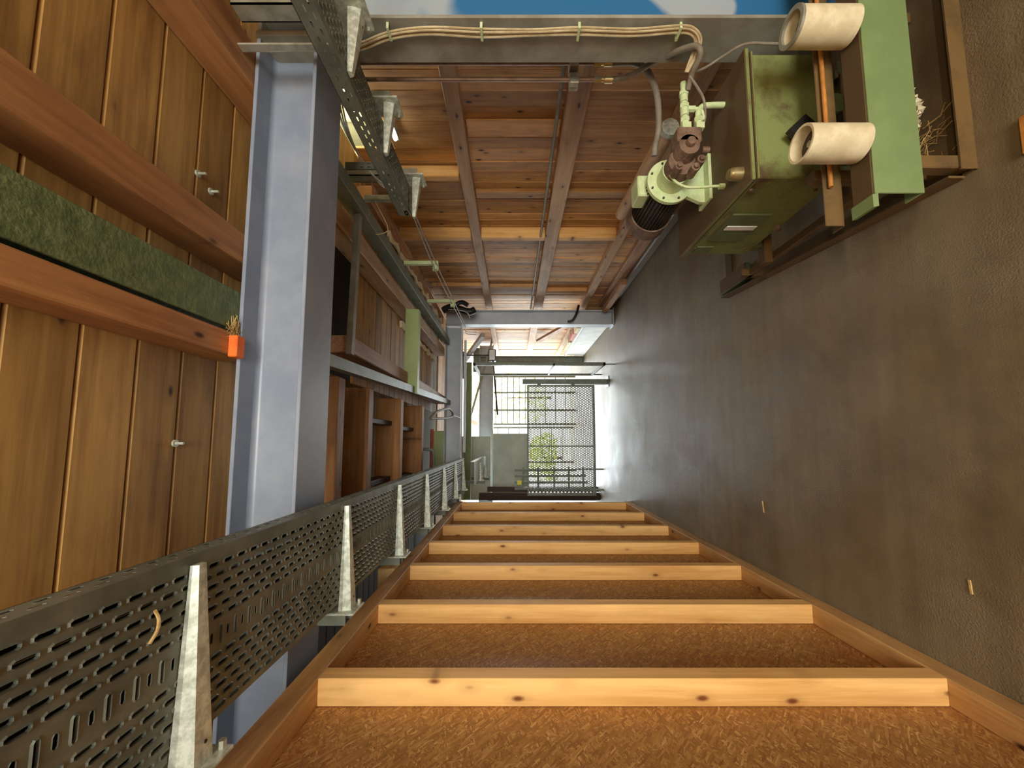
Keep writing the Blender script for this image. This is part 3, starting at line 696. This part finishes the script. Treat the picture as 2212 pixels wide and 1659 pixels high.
# ------------------------------------------------------------------ hydraulic unit
hu = thing('hydraulic_unit', (1.45, 1.95, .25), 'green hydraulic power unit with pump and motor on its tank', 'hydraulic unit')
tk = bx('tank', 'green_dusty', hu, 1.155, 1.60, .25, 1.752, 2.30, .632, .006)
bx('lid', 'green_dusty', hu, 1.140, 1.585, .634, 1.767, 2.315, .655, .004)
bx('lid_rim', 'green_dusty', hu, 1.148, 1.590, .612, 1.759, 2.31, .626, .004)
ip = bx('inspection_cover', 'green_side', hu, 1.146, 1.865, .375, 1.156, 2.13, .578, .004)
bx('nameplate', 'white', ip, 1.142, 1.967, .388, 1.147, 2.005, .548, .001)
for yy in (1.68, 2.22):
    for zz in (.30, .60): MB().cyl((1.148, yy, zz), (1.156, yy, zz), .008, n=6).build('cover_bolt', 'cast', hu)
bx('corner_plate', 'green_side', hu, 1.148, 2.20, .50, 1.156, 2.27, .60, .002)
MB().cyl((1.13, 1.99, .265), (1.156, 1.99, .265), .018, n=8).build('drain_plug', 'cast', hu)
for xx in (1.19, 1.70):
    for yy in (1.64, 2.24): bx('foot', 'green_side', hu, xx - .03, yy - .03, .20, xx + .03, yy + .03, .25, .003)
MB().cyl((1.215, 1.66, .655), (1.215, 1.66, .70), .030, .027, n=16).cyl((1.215, 1.66, .70), (1.215, 1.66, .712), .022, n=12).build('filler_cap', 'brass', hu, smooth=True)
# motor with bell housing
AX, AZ = 1.385, .855
bh = MB().ring((AX, 1.945, AZ), (AX, 1.965, AZ), .122, .072, n=40).build('bell_housing_flange', 'mint', hu, smooth=True)
for k in range(8):
    t = math.pi / 8 + k * math.pi / 4
    MB().cyl((AX + .105 * math.cos(t), 1.938, AZ + .105 * math.sin(t)), (AX + .105 * math.cos(t), 1.946, AZ + .105 * math.sin(t)), .006, n=6).build('flange_bolt', 'motor', bh)
MB().ring((AX, 1.86, AZ), (AX, 1.945, AZ), .074, .060, n=32).build('bell_housing', 'mint', hu, smooth=True)
MB().prism([(AX - .115, .657), (AX + .115, .657), (AX + .115, .70), (AX + .07, AZ - .06), (AX - .07, AZ - .06), (AX - .115, .70)], 'y', 1.95, 1.972).build('pump_foot', 'mint', hu, fix=True)
bx('foot_flange', 'mint', hu, AX - .125, 1.90, .655, AX + .125, 2.02, .672, .002)
mo = MB().cyl((AX, 1.965, AZ), (AX, 2.27, AZ), .094, n=32).build('motor_body', 'motor', hu, smooth=True)
fin = MB()
for k in range(36):
    t = 2 * math.pi * k / 36; c_, s_ = math.cos(t), math.sin(t)
    fin.beam((AX + .10 * c_, 1.99, AZ + .10 * s_), (AX + .10 * c_, 2.24, AZ + .10 * s_), .004, .026, up=(c_, 0, s_))
fin.build('cooling_fins', 'motor', mo)
MB().ring((AX, 2.23, AZ), (AX, 2.33, AZ), .125, .116, n=36).cyl((AX, 2.318, AZ), (AX, 2.33, AZ), .117, n=32).build('fan_cowl', 'cast', hu, smooth=True)
bx('terminal_box', 'mint', hu, AX - .045, 2.00, AZ + .09, AX + .075, 2.12, AZ + .155, .006)
# pump
pp = MB().cyl((AX, 1.80, AZ), (AX, 1.945, AZ), .068, .071, n=24).build('pump_body', 'cast', hu, smooth=True)
MB().cyl((AX + .04, 1.735, AZ - .01), (AX + .04, 1.80, AZ - .01), .050, .056, n=20).build('pump_cover', 'cast', pp, smooth=True)
MB().cyl((AX + .045, 1.715, AZ - .012), (AX + .045, 1.737, AZ - .012), .020, .024, n=14).build('cover_boss', 'cast', pp, smooth=True)
bx('port_block', 'cast', pp, AX + .055, 1.735, AZ - .075, AX + .135, 1.83, AZ + .045, .008)
for sx, sz in ((-.055, .035), (-.06, -.045), (-.02, -.075)):
    MB().cyl((AX + sx, 1.755, AZ + sz), (AX + sx, 1.82, AZ + sz), .021, n=10).build('pump_lug', 'cast', pp, smooth=True)
    MB().cyl((AX + sx, 1.744, AZ + sz), (AX + sx, 1.757, AZ + sz), .013, n=6).build('lug_bolt', 'cast', pp)
MB().cyl((AX + .03, 1.76, AZ - .08), (AX + .03, 1.76, AZ - .115), .014, n=8).build('bleed_screw', 'cast', pp)
# pressure fitting chain
xz = AZ + .015 - .015
ft = MB()
def seg(x0, x1, r, n=12): ft.cyl((x0, 1.765, AZ - .005), (x1, 1.765, AZ - .005), r, n=n)
x = AX + .135
for ln, r, n in ((.030, .030, 4), (.012, .020, 12), (.022, .022, 6), (.010, .015, 12), (.040, .020, 12), (.022, .023, 6), (.012, .016, 12), (.036, .019, 12), (.020, .023, 6), (.05, .015, 12)):
    seg(x, x + ln - .001, r, n); x += ln
ft.build('pressure_fitting', 'mint', hu, smooth=True)
MB().cyl((1.635, 1.765, AZ - .02), (1.635, 1.765, AZ - .055), .015, n=6).tube([(1.635, 1.765, AZ - .05), (1.632, 1.765, AZ - .08), (1.605, 1.766, AZ - .10), (1.575, 1.768, AZ - .095)], .009, n=8).build('branch_pipe', 'mint', hu, smooth=True)
f2 = MB(); zz = AZ - .072
for x0, x1, r, n in ((AX + .135, AX + .165, .028, 4), (AX + .165, AX + .176, .018, 12), (AX + .176, AX + .20, .022, 6)): f2.cyl((x0, 1.765, zz), (x1, 1.765, zz), r, n=n)
f2.build('return_fitting', 'mint', hu, smooth=True)
MB().tube([(AX + .20, 1.765, zz), (AX + .235, 1.765, zz - .002), (AX + .262, 1.763, zz - .025), (AX + .267, 1.762, zz - .07), (AX + .268, 1.762, .64)], .014, n=10).build('return_pipe', 'mint', hu, smooth=True)
MB().tube([(AX + .03, 1.88, AZ + .0), (AX - .02, 1.85, AZ + .045), (AX - .06, 1.835, AZ + .04), (AX - .095, 1.83, AZ + .01), (AX - .115, 1.83, AZ - .04), (AX - .12, 1.82, AZ - .12), (AX - .13, 1.80, .70), (AX - .135, 1.795, .658)], .0065, n=8).build('leak_oil_pipe', 'mint', hu, smooth=True)
MB().cyl((AX - .135, 1.795, .655), (AX - .135, 1.795, .68), .014, n=8).build('leak_oil_nut', 'mint', hu)

tag(MB().cyl((XW - .115, 1.97, 1.39), (XW - .115, 6.4, 1.39), .013, n=10).build('wall_conduit', 'steel_dark', smooth=True), 'thin dark conduit running along the middle rail of the plank wall', 'conduit')
fc = thing('filter_canister', (2.02, 2.5, .74), 'brown canister with pale cap lying behind the pump along the wall', 'canister')
MB().cyl((1.98, 2.30, .70), (2.03, 3.30, .72), .052, n=20).build('body', 'girt_y', fc, smooth=True)
MB().cyl((1.979, 2.265, .70), (1.98, 2.30, .70), .056, .058, n=20).build('cap', 'galv', fc, smooth=True)
bx('support', 'rust', fc, 1.97, 2.75, .0, 2.03, 2.81, .66, .003); bx('support', 'rust', fc, 1.975, 3.15, .0, 2.035, 3.21, .665, .003)

# floor frame of the machine
mf = thing('machine_frame', (1.4, 1.6, 0), 'brown rusty steel floor frame carrying the hydraulic unit', 'machine frame')
def angle(nm, p0, p1, h, wd, mat='rust', t=.008):
    MB().beam((p0[0], p0[1], h / 2), (p1[0], p1[1], h / 2), t, h).build(nm, mat, mf)
MB().beam((1.03, 1.36, .005), (1.165, 2.93, .005), .10, .01).beam((.985, 1.36, .035), (1.12, 2.93, .035), .008, .06).build('side_rail', 'rust', mf)
MB().beam((.99, 1.36, .005), (2.2, 1.36, .005), .075, .01).beam((.99, 1.325, .03), (2.2, 1.325, .03), .006, .06).build('front_rail', 'rust', mf)
MB().beam((1.15, 2.9, .005), (2.1, 2.9, .005), .08, .01).build('rear_rail', 'rust', mf)
for xx, yy in ((1.08, 1.50), (1.79, 1.50), (1.10, 2.45), (1.79, 2.45)):
    bx('leg', 'rust', mf, xx - .022, yy - .022, .01, xx + .022, yy + .022, .47 if yy < 2 else .20, .003)
bx('cross_bearer', 'rust', mf, 1.06, 1.62, .15, 1.81, 1.68, .20, .003); bx('cross_bearer', 'rust', mf, 1.06, 2.20, .15, 1.81, 2.26, .20, .003)
bx('side_bearer', 'rust', mf, 1.078, 1.50, .12, 1.122, 2.47, .15, .003); bx('side_bearer', 'rust', mf, 1.768, 1.50, .12, 1.812, 2.47, .15, .003)
bx('upper_angle', 'rust', mf, .84, 1.44, .395, 2.2, 1.446, .47, .002); bx('upper_angle', 'rust', mf, .84, 1.446, .39, 2.2, 1.50, .396, .002)
MB().cyl((.99, 1.425, .452), (2.2, 1.425, .452), .008, n=10).build('tie_rod', 'rustrod', mf, smooth=True)
gcn = thing('green_channel', (1.4, 1.32, .235), 'bright green steel channel across the front of the machine', 'channel')
bx('front_web', 'green', gcn, .878, 1.295, .232, 2.25, 1.303, .408, .002)
bx('upper_flange', 'rust', gcn, .84, 1.303, .402, 2.25, 1.385, .410, .002)
bx('lower_flange', 'green', gcn, .878, 1.303, .232, 2.25, 1.36, .240, .002)
MB().prism([(1.295, .40), (1.303, .412), (1.39, .412), (1.385, .40)], 'x', .83, .878).build('end_lip', 'green', gcn, fix=True)
for k, xx in enumerate((1.0, 1.85)):
    bx('channel_leg', 'rust', gcn, xx, 1.33, .012, xx + .05, 1.375, .234, .003)
for k, xx in enumerate((1.088, 1.56)):
    r_ = thing('guide_roller', (xx, 1.30, .42), ['worn ivory guide roller standing open-topped in front of the tank', 'ivory guide roller standing beside the near column'][k], 'roller', 'ivory guide rollers')
    zb = .424
    MB().ring((xx, 1.325, zb), (xx, 1.325, zb + .215), .064, .055, n=40).build('sleeve', 'roller', r_, smooth=True)
    MB().cyl((xx, 1.325, .412), (xx, 1.325, zb + .16), .014, n=14).build('axle', 'strut', r_, smooth=True)
    MB().cyl((xx, 1.325, zb + .145), (xx, 1.325, zb + .17), .054, n=28).build('bearing', 'motor', r_, smooth=True)
    MB().cyl((xx, 1.325, zb + .17), (xx, 1.325, zb + .185), .012, n=6).build('axle_nut', 'strut', r_)
    if k == 1: MB().ring((xx, 1.325, zb + .212), (xx, 1.325, zb + .222), .066, .050, n=40).build('end_rim', 'strut', r_, smooth=True)
bk = thing('black_bracket', (1.33, 1.52, .36), 'black angled bracket and round plug in front of the tank', 'bracket')
MB().prism([(1.30, .335), (1.40, .44), (1.33, .515), (1.23, .41)], 'y', 1.535, 1.56).build('plate', 'black', bk, fix=True)
MB().prism([(1.24, .30), (1.40, .30), (1.40, .36), (1.24, .36)], 'y', 1.52, 1.57).build('block', 'black', bk, fix=True)
MB().cyl((1.42, 1.50, .335), (1.42, 1.53, .335), .042, n=20).build('round_plug', 'green_side', bk, smooth=True)

# litter
for k, (xx, yy, ang, ln) in enumerate(((-.446, 2.656, 1.45, .075), (-.54, 1.479, 1.5, .05))):
    d = Vector((math.sin(ang), math.cos(ang), 0)) * ln / 2
    o = MB().beam(Vector((xx, yy, .003)) - d, Vector((xx, yy, .003)) + d, .007, .005).build('wood_splinter', 'straw')
    tag(o, ['bright wood splinter lying on the floor in mid view', 'faint thin splinter on the floor near the stud wall'][k], 'splinter', 'splinters on the floor')
lab = ['crumpled pale paper scrap behind the green channel, nearest the wall', 'crumpled pale paper scrap behind the green channel, middle one', 'crumpled pale paper scrap behind the green channel, farthest from the wall', 'small torn paper scrap behind the green channel']
for k, (xx, yy) in enumerate(((1.44, 1.50), (1.39, 1.48), (1.30, 1.48), (1.35, 1.47))):
    mb = MB(); n = 5; vs = []; fs = []
    for i in range(n):
        for j in range(n): vs.append((xx + (i - 2) * .013, yy + (j - 2) * .011, .03 + .018 * ((i + j) % 2) + random.uniform(-.01, .01)))
    for i in range(n - 1):
        for j in range(n - 1): fs.append((i * n + j, (i + 1) * n + j, (i + 1) * n + j + 1, i * n + j + 1))
    mb.add(vs, fs).add([(v[0], v[1], v[2] - .003) for v in vs], [f[::-1] for f in fs]).build('paper_scrap', 'paper'); tag(col.objects[-1], lab[k], 'paper')
twn = MB()
for k in range(60):
    a = random.uniform(0, 6.28); p = Vector((1.20 + random.gauss(0, .05), 1.46 + random.gauss(0, .03), .008 + random.random() * .03))
    twn.beam(p, p + Vector((math.cos(a), math.sin(a), random.uniform(-.1, .1))) * .05, .002, .002)
o = twn.build('shavings', 'straw'); tag(o, 'heap of thin shavings and dirt on the floor behind the green channel', 'shavings'); o['kind'] = 'stuff'
tag(bx('wood_offcut', 'rustrod', None, .94, 1.10, .0, 1.07, 1.19, .02, .003), 'flat orange-brown offcut on the floor at the frame edge', 'offcut')
tag(MB().tube([(-.352, .835, 2.444), (-.372, .842, 2.441), (-.395, .84, 2.441), (-.415, .828, 2.444)], .0035, n=6).build('wood_curl', 'straw'), 'pale curl of wood shaving caught on the long tray before its nearest bracket', 'shaving')
tag(bx('mounting_pad', 'green_side', None, 1.14, 2.62, .011, 1.26, 2.95, .06, .008), 'grey-green pad on the end of the floor frame', 'pad')
nst = MB()
for k in range(70):
    a = random.uniform(0, 6.28); p = Vector((.445 + random.gauss(0, .014), 1.52 + random.gauss(0, .012), 2.828 - random.random() * .012))
    nst.beam(p, p + Vector((math.cos(a), math.sin(a), random.uniform(-.2, .2))) * .04, .0015, .0015)
o = nst.build('straw_tuft', 'straw'); tag(o, 'tuft of dry straw stuck where the green beam meets the blue-grey beam', 'straw'); o['kind'] = 'stuff'
scr = [((1.09, 1.485), 'bolt sticking out of the ceiling planks, nearer to the camera of the pair'), ((1.06, 1.555), 'bolt sticking out of the ceiling planks, nearer to the beam of the pair'), ((-.01, 1.475), 'single bolt sticking out of the knotty ceiling planks near the tray')]
for (xx, yy), lb in scr:
    s_ = thing('ceiling_bolt', (xx, yy, ZP), lb, 'bolt', 'bolts in the ceiling')
    MB().cyl((xx, yy, ZP - .035), (xx, yy, ZP + .004), .005, n=8).build('shank', 'galv', s_, smooth=True); MB().cyl((xx, yy, ZP - .006), (xx, yy, ZP + .002), .014, n=12).build('washer', 'galv', s_, smooth=True)

# ------------------------------------------------------------------ middle frame: bag, cable loop, log end
bb = thing('black_bundle', (2.0, 5.9, 2.45), 'black bundled cable and plastic bag hung on the middle frame', 'bundle')
MB().tube([(2.06, 5.95, 2.80), (2.10, 5.92, 2.68), (2.06, 5.9, 2.52), (2.02, 5.9, 2.38), (2.06, 5.92, 2.30)], .055, n=10).build('roll', 'black', bb, smooth=True)
MB().tube([(2.12, 5.9, 2.62), (2.17, 5.88, 2.50), (2.12, 5.88, 2.40)], .035, n=8).build('bulge', 'black', bb, smooth=True)
MB().tube([(2.04, 5.85, 2.70), (2.02, 5.84, 2.50), (1.98, 5.84, 2.40), (1.90, 5.86, 2.36)], .006, n=6).build('tie', 'galv', bb, smooth=True)
tag(MB().tube([(.25, 4.3, 2.62), (.33, 4.5, 2.60), (.40, 4.9, 2.575), (.43, 5.2, 2.56), (.40, 5.42, 2.55), (.34, 5.42, 2.55), (.30, 5.1, 2.565), (.27, 4.7, 2.59), (.25, 4.35, 2.62)], .016, n=8).build('hose_loop', 'hose', smooth=True),
    'grey hose coiled in a loop under the hatch edge', 'hose')
tag(MB().tube([(.36, 5.4, 2.55), (.36, 5.9, 2.53), (.36, 6.38, 2.556)], .006, n=6).build('hose_tail', 'black', smooth=True), 'thin black lead running from the hose loop to the far posts', 'wire')
tag(MB().tube([(-.9, 5.3, 2.78), (-.3, 5.32, 2.78), (-.16, 5.32, 2.79), (-.12, 5.32, 2.84), (-.11, 5.32, 3.219)], .022, n=10).build('bent_conduit', 'meshsteel', smooth=True), 'bent grey conduit beside the farthest hatch joist', 'conduit')
lg = thing('cut_post', (2.17, 5.6, 0), 'short pale sawn post lying on the kerb by the middle column', 'post')
MB().beam((2.19, 5.15, .16), (2.17, 6.25, .16), .09, .08).build('post', 'rough_y', lg)
cn = tag(MB().tube([(2.20, 6.1, .62), (2.10, 6.2, .64), (2.0, 6.25, .70), (1.98, 6.27, .78)], .02, n=8).build('black_strap', 'black', smooth=True), 'black strap lying at the foot of the plank wall by the middle column', 'strap')

# ------------------------------------------------------------------ far end: mesh gate, open leaf, barred gate, panels, yard
def expanded(mb, P, u0, u1, v0, v1, du=.064, dv=.030, t=.0065):
    """diamond mesh: zig-zag strands"""
    nv = max(1, int(round((v1 - v0) / dv))); dv = (v1 - v0) / nv
    nu = max(1, int(round((u1 - u0) / du))); du = (u1 - u0) / nu
    for j in range(nv):
        for i in range(nu):
            ua, um, ub = u0 + i * du, u0 + (i + .5) * du, u0 + (i + 1) * du
            va, vm, vb = v0 + j * dv, v0 + (j + .5) * dv, v0 + (j + 1) * dv
            for (p, q) in (((ua, vm), (um, va)), ((um, va), (ub, vm)), ((ua, vm), (um, vb)), ((um, vb), (ub, vm))):
                mb.add([P(p[0], p[1] - t, 0), P(q[0], q[1] - t, 0), P(q[0], q[1] + t, .004), P(p[0], p[1] + t, .004)], [(0, 1, 2, 3)])
gt = thing('mesh_gate', (0, 6.75, .1), 'wide expanded-metal gate across the far aisle', 'gate')
GY = 6.75; k_ = GY / 6.3
gx0, gx1, gz0, gz1 = -.95, .985, 1.70 - 1.355 * k_, 1.70 - .24 * k_
b_ = .032
bx('frame_bar', 'meshsteel', gt, gx0, GY, gz0, gx1, GY + .035, gz0 + b_ * 1.2, .002)
bx('frame_bar', 'meshsteel', gt, gx0, GY, gz1 - b_, gx1, GY + .035, gz1, .002)
bx('frame_bar', 'meshsteel', gt, gx1 - b_, GY, gz0 + b_, gx1, GY + .035, gz1 - b_, .002)
bx('frame_bar', 'meshsteel', gt, gx0, GY, gz0 + b_, gx0 + b_, GY + .035, gz1 - b_, .002)
bx('hinge', 'meshsteel', gt, gx1, GY + .005, .6, 1.0, GY + .03, .66, .001)
bx('hinge', 'meshsteel', gt, gx1, GY + .005, 1.2, 1.0, GY + .03, 1.26, .001)
bx('middle_bar', 'meshsteel', gt, -.105, GY, gz0 + b_, -.085, GY + .03, gz1 - b_, .002)
em = MB(); expanded(em, lambda u, v, h: (v, GY + .016 + h, u), gz0 + b_, gz1 - b_, gx0 + b_, gx1 - b_); e_ = em.build('expanded_mesh', 'galvmesh', gt); e_['kind'] = 'stuff'
gp = thing('gate_post', (1.04, 6.75, 0), 'square green-grey gate post standing on the floor', 'post')
bx('shaft', 'meshsteel', gp, 1.0, 6.75, .012, 1.09, 6.84, 1.52, .003); bx('foot_plate', 'meshsteel', gp, .95, 6.70, 0, 1.14, 6.89, .012, .002)
ol = thing('mesh_gate_leaf', (1.18, 6.3, .1), 'open mesh gate leaf swung parallel to the plank wall', 'gate')
LX, LY0, LY1, LZ0, LZ1 = 1.24, 6.25, 7.30, .165, 2.35
bx('frame_bar', 'meshsteel', ol, LX, LY0, LZ0, LX + .05, LY0 + .06, LZ1, .002); bx('frame_bar', 'meshsteel', ol, LX, LY1 - .04, LZ0, LX + .04, LY1, LZ1, .002)
bx('frame_bar', 'meshsteel', ol, LX, LY0, LZ0, LX + .04, LY1, LZ0 + .04, .002); bx('frame_bar', 'meshsteel', ol, LX, LY0, LZ1 - .04, LX + .04, LY1, LZ1, .002)
bx('middle_bar', 'meshsteel', ol, LX, LY0, 1.0, LX + .03, LY1, 1.03, .002)
bx('drop_bolt', 'meshsteel', ol, LX + .01, LY1 - .035, 0, LX + .03, LY1 - .015, LZ0, .001)
bx('drop_bolt', 'meshsteel', ol, LX + .01, LY0 + .015, 0, LX + .03, LY0 + .035, LZ0, .001)
em = MB(); expanded(em, lambda u, v, h: (LX + .02 + h, v, u), LZ0 + .04, LZ1 - .04, LY0 + .06, LY1 - .04, .064, .04); e_ = em.build('expanded_mesh', 'galvmesh', ol); e_['kind'] = 'stuff'

wp = thing('white_plinth', (2.2, 7.8, 0), 'bright white low wall along the far right side', 'low wall')
bx('wall', 'white', wp, 2.02, 6.62, 0, 2.22, 9.0, .42, .01); bx('coping', 'white', wp, 1.99, 6.62, .42, 2.25, 9.0, .47, .01)
rb = MB().beam((2.19, 6.9, .56), (2.21, 8.4, 1.12), .05, .12).build('diagonal_brace', 'rough_y'); tag(rb, 'pale diagonal timber brace above the white low wall', 'brace')
for k, (pa, pb_, mat) in enumerate((((2.08, 7.2, .51), (2.08, 7.7, .51), 'redpaint'), ((2.08, 7.85, .51), (2.08, 8.5, .51), 'paper'), ((2.06, 6.75, .51), (2.06, 7.1, .51), 'foam'))):
    o = MB().beam(pa, pb_, .10, .07).build('clutter_bundle', mat); tag(o, ['red-brown bundle lying on the white low wall', 'pale rolled sheet lying on the white low wall', 'cream foam piece lying on the white low wall'][k], 'bundle')

bgx = thing('barred_gate', (.9, 10.4, .1), 'far barred metal gate in front of the bright yard', 'gate')
BY = 10.4
def gx(v): return (952 - v) / 831 * BY * 1.0
for z in [.25, .52, .80, 1.07, 1.34, 1.50, 1.66, 1.82, 1.98, 2.14]:
    bx('bar', 'meshsteel', bgx, .45, BY, z, 1.75, BY + .03, z + .022, .002)
for xx in (.42, .80, 1.28, 1.72): bx('upright', 'meshsteel', bgx, xx, BY - .01, -.02, xx + .05, BY + .04, 2.30, .002)
bx('rail', 'meshsteel', bgx, .38, BY, 2.28, 1.80, BY + .04, 2.34, .002)
sg = thing('barred_gate', (.3, 10.8, .1), 'narrow barred gate half hidden behind the grey sheet', 'gate')
for z in [.3, .6, .9, 1.2, 1.5, 1.8, 2.1]: bx('bar', 'meshsteel', sg, -.6, 10.8, z, .36, 10.83, z + .02, .002)
for xx in (-.62, .34): bx('upright', 'meshsteel', sg, xx, 10.79, -.02, xx + .05, 10.84, 2.4, .002)

gs = thing('hazed_grey_sheet', (-.5, 8.9, 1.3), 'grey-green sheet lightened for haze, hanging across the left of the far end', 'sheet')
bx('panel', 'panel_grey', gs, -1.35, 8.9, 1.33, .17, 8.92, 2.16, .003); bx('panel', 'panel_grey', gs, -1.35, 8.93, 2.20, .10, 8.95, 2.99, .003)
bx('light_strip', 'white', gs, -.65, 8.86, 2.14, .26, 8.89, 2.165, .002)
gb2 = thing('green_crossbeam', (.6, 8.0, 2.55), 'olive green steel cross bar high before the far beam', 'beam')
bx('web', 'green', gb2, -1.2, 8.0, 2.56, 1.65, 8.01, 2.70, .002); bx('flange', 'green', gb2, -1.2, 8.01, 2.56, 1.65, 8.09, 2.57, .002)
for k, (xa, xb, z, yy) in enumerate(((1.55, 2.1, 2.45, 8.6), (1.35, 1.95, 2.72, 8.3), (.9, 1.5, 2.62, 8.7))):
    tag(bx('roof_bracket', 'meshsteel', None, xa, yy, z, xb, yy + .06, z + .14, .003), ['dark steel bracket block at the head of the far beam, lowest one', 'dark steel bracket block under the far roof, middle one', 'dark steel bracket block above the olive cross bar'][k], 'bracket')
tag(MB().beam((2.15, 7.7, 2.30), (1.70, 8.9, 2.95), .10, .08).build('roof_brace', 'steel_hazed'), 'slanting grey brace under the far roof', 'brace')
fb = thing('flood_lamp', (1.75, 8.2, 2.1), 'dark flood lamp hanging on a rod before the far beam', 'lamp')
bx('head', 'black', fb, 1.72, 8.2, 2.06, 1.98, 8.32, 2.22, .01); MB().cyl((1.72, 8.26, 2.12), (.55, 8.26, 2.02), .018, n=8).build('rod', 'black', fb)
bx('stem', 'black', fb, 1.84, 8.25, 2.22, 1.87, 8.28, 2.99, .002)
bx('glass', 'glass', fb, 1.74, 8.19, 2.08, 1.96, 8.2, 2.20, .001)
for k, (xx, z0, z1, yy, wd) in enumerate(((-1.02, .25, 2.5, 7.6, .13), (-.92, .95, 2.5, 7.75, .09), (-1.12, .55, 2.5, 8.0, .10))):
    tag(bx('stacked_post', 'darkwood_z', None, xx - wd, yy, 0.0, xx, yy + .12, z0 + 2.1 if k == 0 else 2.2, .004), ['broad dark post standing behind the end of the stud wall', 'slim dark post standing behind the end of the stud wall', 'dark post standing farther back behind the stud wall end'][k], 'post', 'dark posts behind the stud wall')
rk = thing('slatted_rack', (-.7, 7.3, .2), 'dark slatted rack seen through the lower part of the mesh gate', 'rack')
for i, xx in enumerate((-.55, -.66, -.78, -.90)): bx('slat', 'meshsteel', rk, xx - .02, 7.3, .35 - .03 * i if i else .5, xx + .02, 7.34, 1.66, .003)
for z in (.35, .62, .9, 1.2, 1.48): bx('tie_bar', 'meshsteel', rk, -.93, 7.345, z, -.5, 7.37, z + .03, .003)
bx('leg', 'meshsteel', rk, -.93, 7.3, 0, -.90, 7.34, .36, .002); bx('leg', 'meshsteel', rk, -.55, 7.3, 0, -.52, 7.34, .5, .002)
tag(bx('yellow_plate', 'yellow', None, -.82, 7.291, 1.53, -.74, 7.2995, 1.61, .001), 'small yellow plate on the dark posts at the far end', 'sign')
tt = thing('tray_bend', (-.5, 6.6, 2.2), 'grey cable tray bend continuing past the end of the long tray', 'cable tray')
bx('bottom', 'tray', tt, -.70, 6.12, 2.30, -.34, 8.6, 2.306, .001); bx('side', 'tray', tt, -.34, 6.12, 2.306, -.334, 8.6, 2.37, .001)
bracket(-.40, -.72, 7.1, 2.295, 'far galvanised bracket under the tray bend', 2.99, 2.2, 'brackets past the long tray')
o = bracket(-.50, -.78, 8.35, 2.295, 'white bracket farthest away in front of the grey sheet', 2.99, 2.2, 'brackets past the long tray')
for k, xx in enumerate((1.72, 1.62)):
    tag(MB().cyl((XW - .01, 8.8 + .2 * k, 2.18), (-.6, 8.8 + .2 * k, 2.99), .012, n=6).build('far_cable', 'steel_dark'), ['upper thin cable strung across the far end', 'lower thin cable strung across the far end'][k], 'cable')
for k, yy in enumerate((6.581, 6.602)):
    tag(bx('cable_riser', 'cable_w' if k else 'steel_hazed', None, -.2, yy, 2.50 + .02 * k, 1.75, yy + .02, 2.525 + .02 * k, .002), ['grey conduit running just behind the middle beam', 'pale conduit running just behind the middle beam'][k], 'conduit')

# the yard outside
yd = MB().box(-14, 11.2, -.20, 16, 40, -.02).build('yard', 'earth'); yd['kind'] = 'structure'; yd.name = 'ground'
hs = thing('house', (6, 24, 0), 'pale rendered house beyond the yard', 'building')
bx('wall', 'house', hs, 1.5, 24, -.02, 12, 32, 4.6, .02); MB().prism([(23.6, 4.6), (32.4, 4.6), (28, 7.2)], 'x', 1.2, 12.3).build('roof', 'roof', hs, fix=True)
for xx in (2.6, 4.6, 6.6):
    f_ = bx('window', 'white', hs, xx, 23.95, 1.2, xx + 1.0, 24.0, 2.6, .01); bx('pane', 'glass', f_, xx + .08, 23.94, 1.28, xx + .92, 23.955, 2.52, .005)
def shrub(x, y, r, h, label, n=900):
    o = thing('shrub', (x, y, 0), label, 'shrub', 'shrubs in the yard'); m_ = MB()
    for i in range(n):
        a = random.uniform(0, 6.283); t = random.random() ** .5; z = random.uniform(.15, h); rr = r * math.sqrt(max(.05, 1 - ((z - h * .5) / (h * .62)) ** 2)) * t
        p = Vector((x + rr * math.cos(a), y + rr * math.sin(a), z)); d = Vector((random.gauss(0, 1), random.gauss(0, 1), random.gauss(0, 1))).normalized(); e = d.orthogonal().normalized()
        m_.add([p - d * .07, p + e * .03, p + d * .07, p - e * .03], [(0, 1, 2, 3)])
    f_ = m_.build('foliage', 'leaf', o); f_['kind'] = 'stuff'
    MB().cyl((x, y, -.02), (x, y, h * .6), .05, .02, n=8).build('stem', 'darkwood_z', o)
shrub(-.6, 13.5, .9, 1.1, 'low yellow-green shrub in the yard behind the mesh gate'); shrub(1.9, 17, 1.2, 3.4, 'tall yellow-green shrub in the yard by the pale house')
# unseen strip lamp added as fill behind the photographer (its light is set at the top)
sl = thing('fill_lamp', (.35, -1.2, 2.76), 'long strip lamp added as unseen fill on the ceiling behind the camera', 'lamp')
bx('housing', 'white', sl, -.28, -1.26, 2.775, .98, -1.14, 2.83, .004)
for xx in (-.1, .66): bx('stem', 'galv', sl, xx, -1.21, 2.83, xx + .02, -1.19, 2.99, .001)
